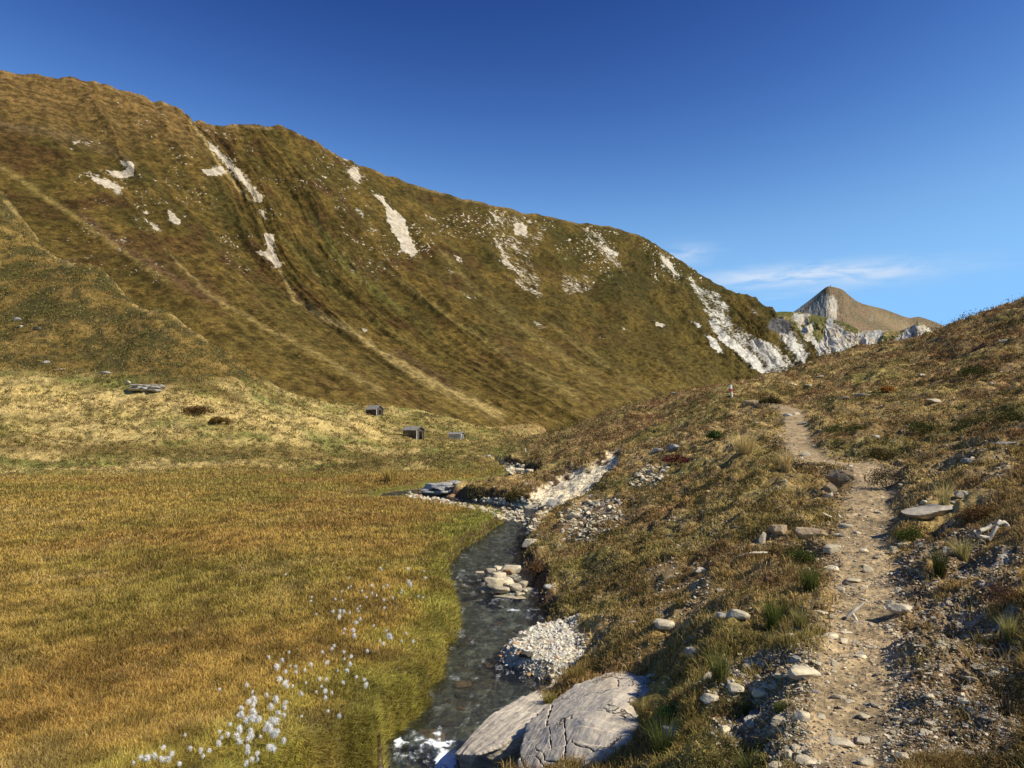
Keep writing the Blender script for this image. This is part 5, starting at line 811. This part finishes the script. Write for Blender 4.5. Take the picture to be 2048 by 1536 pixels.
# ================================================================== HUTS
M_LOG = {}
def logmat(name, c1, c2):
    m, t, o = newmat(name); tc = N(t, 'ShaderNodeTexCoord'); a = noise(t, mapping(t, tc.outputs['Object'], (1.5, 6, 14)), 2, 5, .6); b = noise(t, tc.outputs['Object'], 12, 4, .6)
    t.links.new(pbsdf(t, mix(t, 1.0, mix(t, ramp(t, a, .35, .65), c1, c2), ramp(t, b, .3, .7, .7, 1.2), 'MULTIPLY'), .9, .15), o.inputs[0]); return m
LG_DARK = logmat('dark logs', (.045, .038, .034, 1), (.13, .11, .095, 1)); LG_PALE = logmat('bleached logs', (.60, .58, .55, 1), (.42, .40, .37, 1)); RF = logmat('weathered shingles', (.34, .32, .29, 1), (.15, .14, .125, 1))
def boxes(lst):
    vs2, fs2 = [], []
    for (x0, x1, y0, y1, z0, z1) in lst:
        k = len(vs2); vs2 += [(x, y, z) for z in (z0, z1) for x, y in ((x0, y0), (x1, y0), (x1, y1), (x0, y1))]; fs2 += [[k, k+3, k+2, k+1], [k+4, k+5, k+6, k+7], [k, k+1, k+5, k+4], [k+1, k+2, k+6, k+5], [k+2, k+3, k+7, k+6], [k+3, k, k+4, k+7]]
    return vs2, fs2
def hut(u, v, Yd, L_, D, H, RH, yaw, wm_, label, lean=0.0, door=True):
    b = P(u, v, Yd); e = bpy.data.objects.new('log_hut', None); COL.objects.link(e); gz = float(ground_z(np.array(b[0]), np.array(b[1]))); e.location = (b[0], b[1], gz-.05); e.rotation_euler = (lean, 0, yaw); tag(e, label, 'hut'); nl = 7; lh = H/nl
    def wall(x0, x1, y0, y1, gap=None):
        l = []
        for i in range(nl):
            o_ = .018*(i % 2)+rng.uniform(-.01, .01); z0 = i*lh-.3*(i == 0)
            if y1-y0 < x1-x0: l.append((x0-rng.uniform(.05, .16), x1+rng.uniform(.05, .16), y0+o_, y1+o_, z0+.008, (i+1)*lh-.012))
            elif gap and i < nl-1: l += [(x0+o_, x1+o_, y0, y0+gap[0], z0+.008, (i+1)*lh-.012), (x0+o_, x1+o_, y0+gap[1], y1, z0+.008, (i+1)*lh-.012)]
            else: l.append((x0+o_, x1+o_, y0, y1, z0+.008, (i+1)*lh-.012))
        v2, f2 = boxes(l); link('wall', mesh('wall', v2, f2), wm_, e)
    t = .13; wall(-L_/2, L_/2, -D/2, -D/2+t); wall(-L_/2, L_/2, D/2-t, D/2); wall(-L_/2, -L_/2+t, -D/2+t+.03, D/2-t-.03); wall(L_/2-t, L_/2, -D/2+t+.03, D/2-t-.03, (D*.35, D*.72) if door else None)
    gl_ = []
    for i in range(5):
        f_ = (i+.5)/5; ww = D/2*(1-f_)
        for x in (-L_/2, L_/2-t): gl_.append((x+.01, x+t-.01, -ww, ww, H+RH*i/5, H+RH*(i+1)/5-.008))
    v2, f2 = boxes(gl_); link('gable', mesh('gable', v2, f2), wm_, e)
    for sgn in (-1, 1):
        vs2, fs2 = [], []; nb = 9; ov = .28
        for i in range(nb):
            x0 = -L_/2-ov+(L_+2*ov)*i/nb; x1 = x0+(L_+2*ov)/nb-.015; j = rng.uniform(-.06, .06); lift = rng.uniform(0, .035); k = len(vs2)
            ye = sgn*(D/2+ov+j); ze = H-RH*(ov+j)/(D/2)
            for dz in (0, .07): vs2 += [(x0, 0, H+RH+.05+dz+lift), (x1, 0, H+RH+.05+dz+lift), (x1, ye, ze+.05+dz+lift), (x0, ye, ze+.05+dz+lift)]
            fs2 += [[k, k+3, k+2, k+1], [k+4, k+5, k+6, k+7], [k, k+1, k+5, k+4], [k+1, k+2, k+6, k+5], [k+2, k+3, k+7, k+6], [k+3, k, k+4, k+7]]
        link('roof', mesh('roof', vs2, fs2), RF, e)
    v2, f2 = boxes([(L_/2+.06, L_/2+.17, -D/2+.05, -D/2+.17, -.2, H-.05)]); link('post', mesh('post', v2, f2), LG_PALE, e)
    return e
hut(749, 832, 158, 2.5, 2.3, 1.05, .75, math.radians(-30), LG_DARK, 'small dark log hut with pale gable, highest and leftmost of the three')
hut(827, 882, 125, 2.55, 2.1, 1.35, .50, math.radians(-32), LG_DARK, 'largest dark log hut with grey roof in the middle of the three')
hut(912, 877, 140, 2.2, 1.5, .85, .30, math.radians(-18), LG_PALE, 'low bleached hut half sunk behind the grass, rightmost of the three')

# ------------------------------------------------------------------ trail posts, dead wood, summit cross
def paint(name, c_):
    m, t, o = newmat(name); tc = N(t, 'ShaderNodeTexCoord'); a = noise(t, tc.outputs['Object'], 14, 4, .6); t.links.new(pbsdf(t, mix(t, 1.0, c_, ramp(t, a, .3, .7, .75, 1.1), 'MULTIPLY'), .7, .3), o.inputs[0]); return m
WHT = paint('white paint', (.78, .76, .72, 1)); RED = paint('red paint', (.50, .09, .07, 1)); WOOD = paint('bleached wood', (.62, .55, .42, 1))
def post(u, v, hpx, wpx, label, painted=True, lean=.08):
    b = hit(u, v); s = b[1]/F; h = hpx*s; w = wpx*s/2; e = bpy.data.objects.new('trail_post', None); COL.objects.link(e); e.location = b; e.rotation_euler = (0, -lean, .3); tag(e, label, 'trail post')
    def pc(nm, z0, z1, g_, m):
        p = []; fs2 = []; nn = 8
        for z in (z0, z1): p += [(math.cos(i*math.pi/4)*w*g_, math.sin(i*math.pi/4)*w*g_, z+(.01 if i % 3 else -.01)*(z == z1 and nm == 'paint_band')) for i in range(nn)]
        bm = bmesh.new(); vv = [bm.verts.new(x) for x in p]; [bm.faces.new([vv[i], vv[(i+1) % nn], vv[nn+(i+1) % nn], vv[nn+i]]) for i in range(nn)]; bm.faces.new(vv[nn:]); bm.faces.new(vv[:nn][::-1]); me = bpy.data.meshes.new(nm); bm.to_mesh(me); bm.free(); link(nm, me, m, e)
    pc('stake', -.15, h*(.45 if painted else 1), 1, WOOD)
    if painted: pc('paint_band', h*.45, h*.68, 1.03, RED); pc('paint_band', h*.68, h, 1.0, WHT)
post(1463, 794, 24, 6, 'leaning trail post with a white and red painted top on the slope crest'); post(1051, 906, 10, 3, 'thin bare wooden post far down by the valley floor', False)
def tube(pts, rads, nseg=8):
    pts = np.array(pts, float); vs2, fs2 = [], []
    for i in range(len(pts)):
        t = pts[min(i+1, len(pts)-1)]-pts[max(i-1, 0)]; t /= np.linalg.norm(t); a = np.cross(t, [.2, .9, .4]); a /= np.linalg.norm(a); b = np.cross(t, a)
        for k in range(nseg): an = k*2*math.pi/nseg; vs2.append(pts[i]+(a*math.cos(an)+b*math.sin(an))*rads[i]*(1+.25*math.sin(k*2.3+i)))
    for i in range(len(pts)-1):
        for k in range(nseg): fs2.append([i*nseg+k, i*nseg+(k+1) % nseg, (i+1)*nseg+(k+1) % nseg, (i+1)*nseg+k])
    return vs2, fs2
def wood(name, base, lines, label, cat):
    b = hit(*base); s = b[1]/F; va, fa = [], []
    for pts in lines:
        p = spline([( (u-base[0])*s, dy*s, (base[1]-v)*s) for u, v, dy, r_ in pts], 14); rr = np.interp(np.linspace(0, 1, 14), np.linspace(0, 1, len(pts)), [q_[3]*s for q_ in pts]); v2, f2 = tube(p, rr); k = len(va); va += list(v2); fa += [[k+i for i in f_] for f_ in f2]
    o = link(name, mesh(name, va, fa, True), WOOD); o.location = b; tag(o, label, cat)
wood('dead_root', (1990, 1076), [[(1978, 1080, 0, 4), (1990, 1060, 0, 4), (2002, 1045, 4, 3.5), (2006, 1043, 6, 2)], [(1996, 1050, 0, 3), (2010, 1046, 0, 4), (2018, 1060, -2, 4), (2020, 1078, -3, 2)], [(1978, 1076, 0, 4), (1965, 1074, 3, 4), (1950, 1062, 5, 2)], [(1960, 1062, 0, 4), (1975, 1058, 2, 4), (1985, 1050, 2, 3)], [(2018, 1075, 0, 2.5), (2035, 1078, 2, 2.5)]], 'bleached forked root arching over a dark hollow near the right edge', 'dead wood')
wood('dead_branch', (1705, 1240), [[(1694, 1236, 0, 3.5), (1706, 1224, 0, 3.5), (1718, 1216, 2, 3), (1730, 1208, 4, 2)], [(1704, 1226, 0, 3), (1708, 1234, -3, 3), (1712, 1242, -6, 2.5)]], 'pale forked stick lying in the middle of the path', 'dead wood')
wood('dead_branch', (1660, 1042), [[(1645, 1026, 0, 1.5), (1665, 1036, 0, 2), (1672, 1040, 0, 2)], [(1676, 1030, 3, 3), (1690, 1046, 1, 4), (1702, 1052, 0, 3), (1712, 1056, 0, 2)]], 'whitish twisted branch on the left rim where the path widens', 'dead wood')
wood('dead_branch', (1510, 1110), [[(1478, 1112, 0, 1.5), (1505, 1106, 0, 2.5), (1535, 1106, 3, 2)]], 'pale thin branch in the turf below the white stone', 'dead wood')
cb = P(1661, 574, 2250); e = bpy.data.objects.new('summit_cross', None); COL.objects.link(e); e.location = cb; tag(e, 'tiny summit cross on top of the far pointed peak', 'cross')
v2, f2 = boxes([(-.4, .4, -.4, .4, -4, 6)]); link('upright', mesh('upright', v2, f2), M_TWIG, e); v2, f2 = boxes([(-2, 2, -.3, .3, 3.6, 4.3)]); link('crossbar', mesh('crossbar', v2, f2), M_TWIG, e)
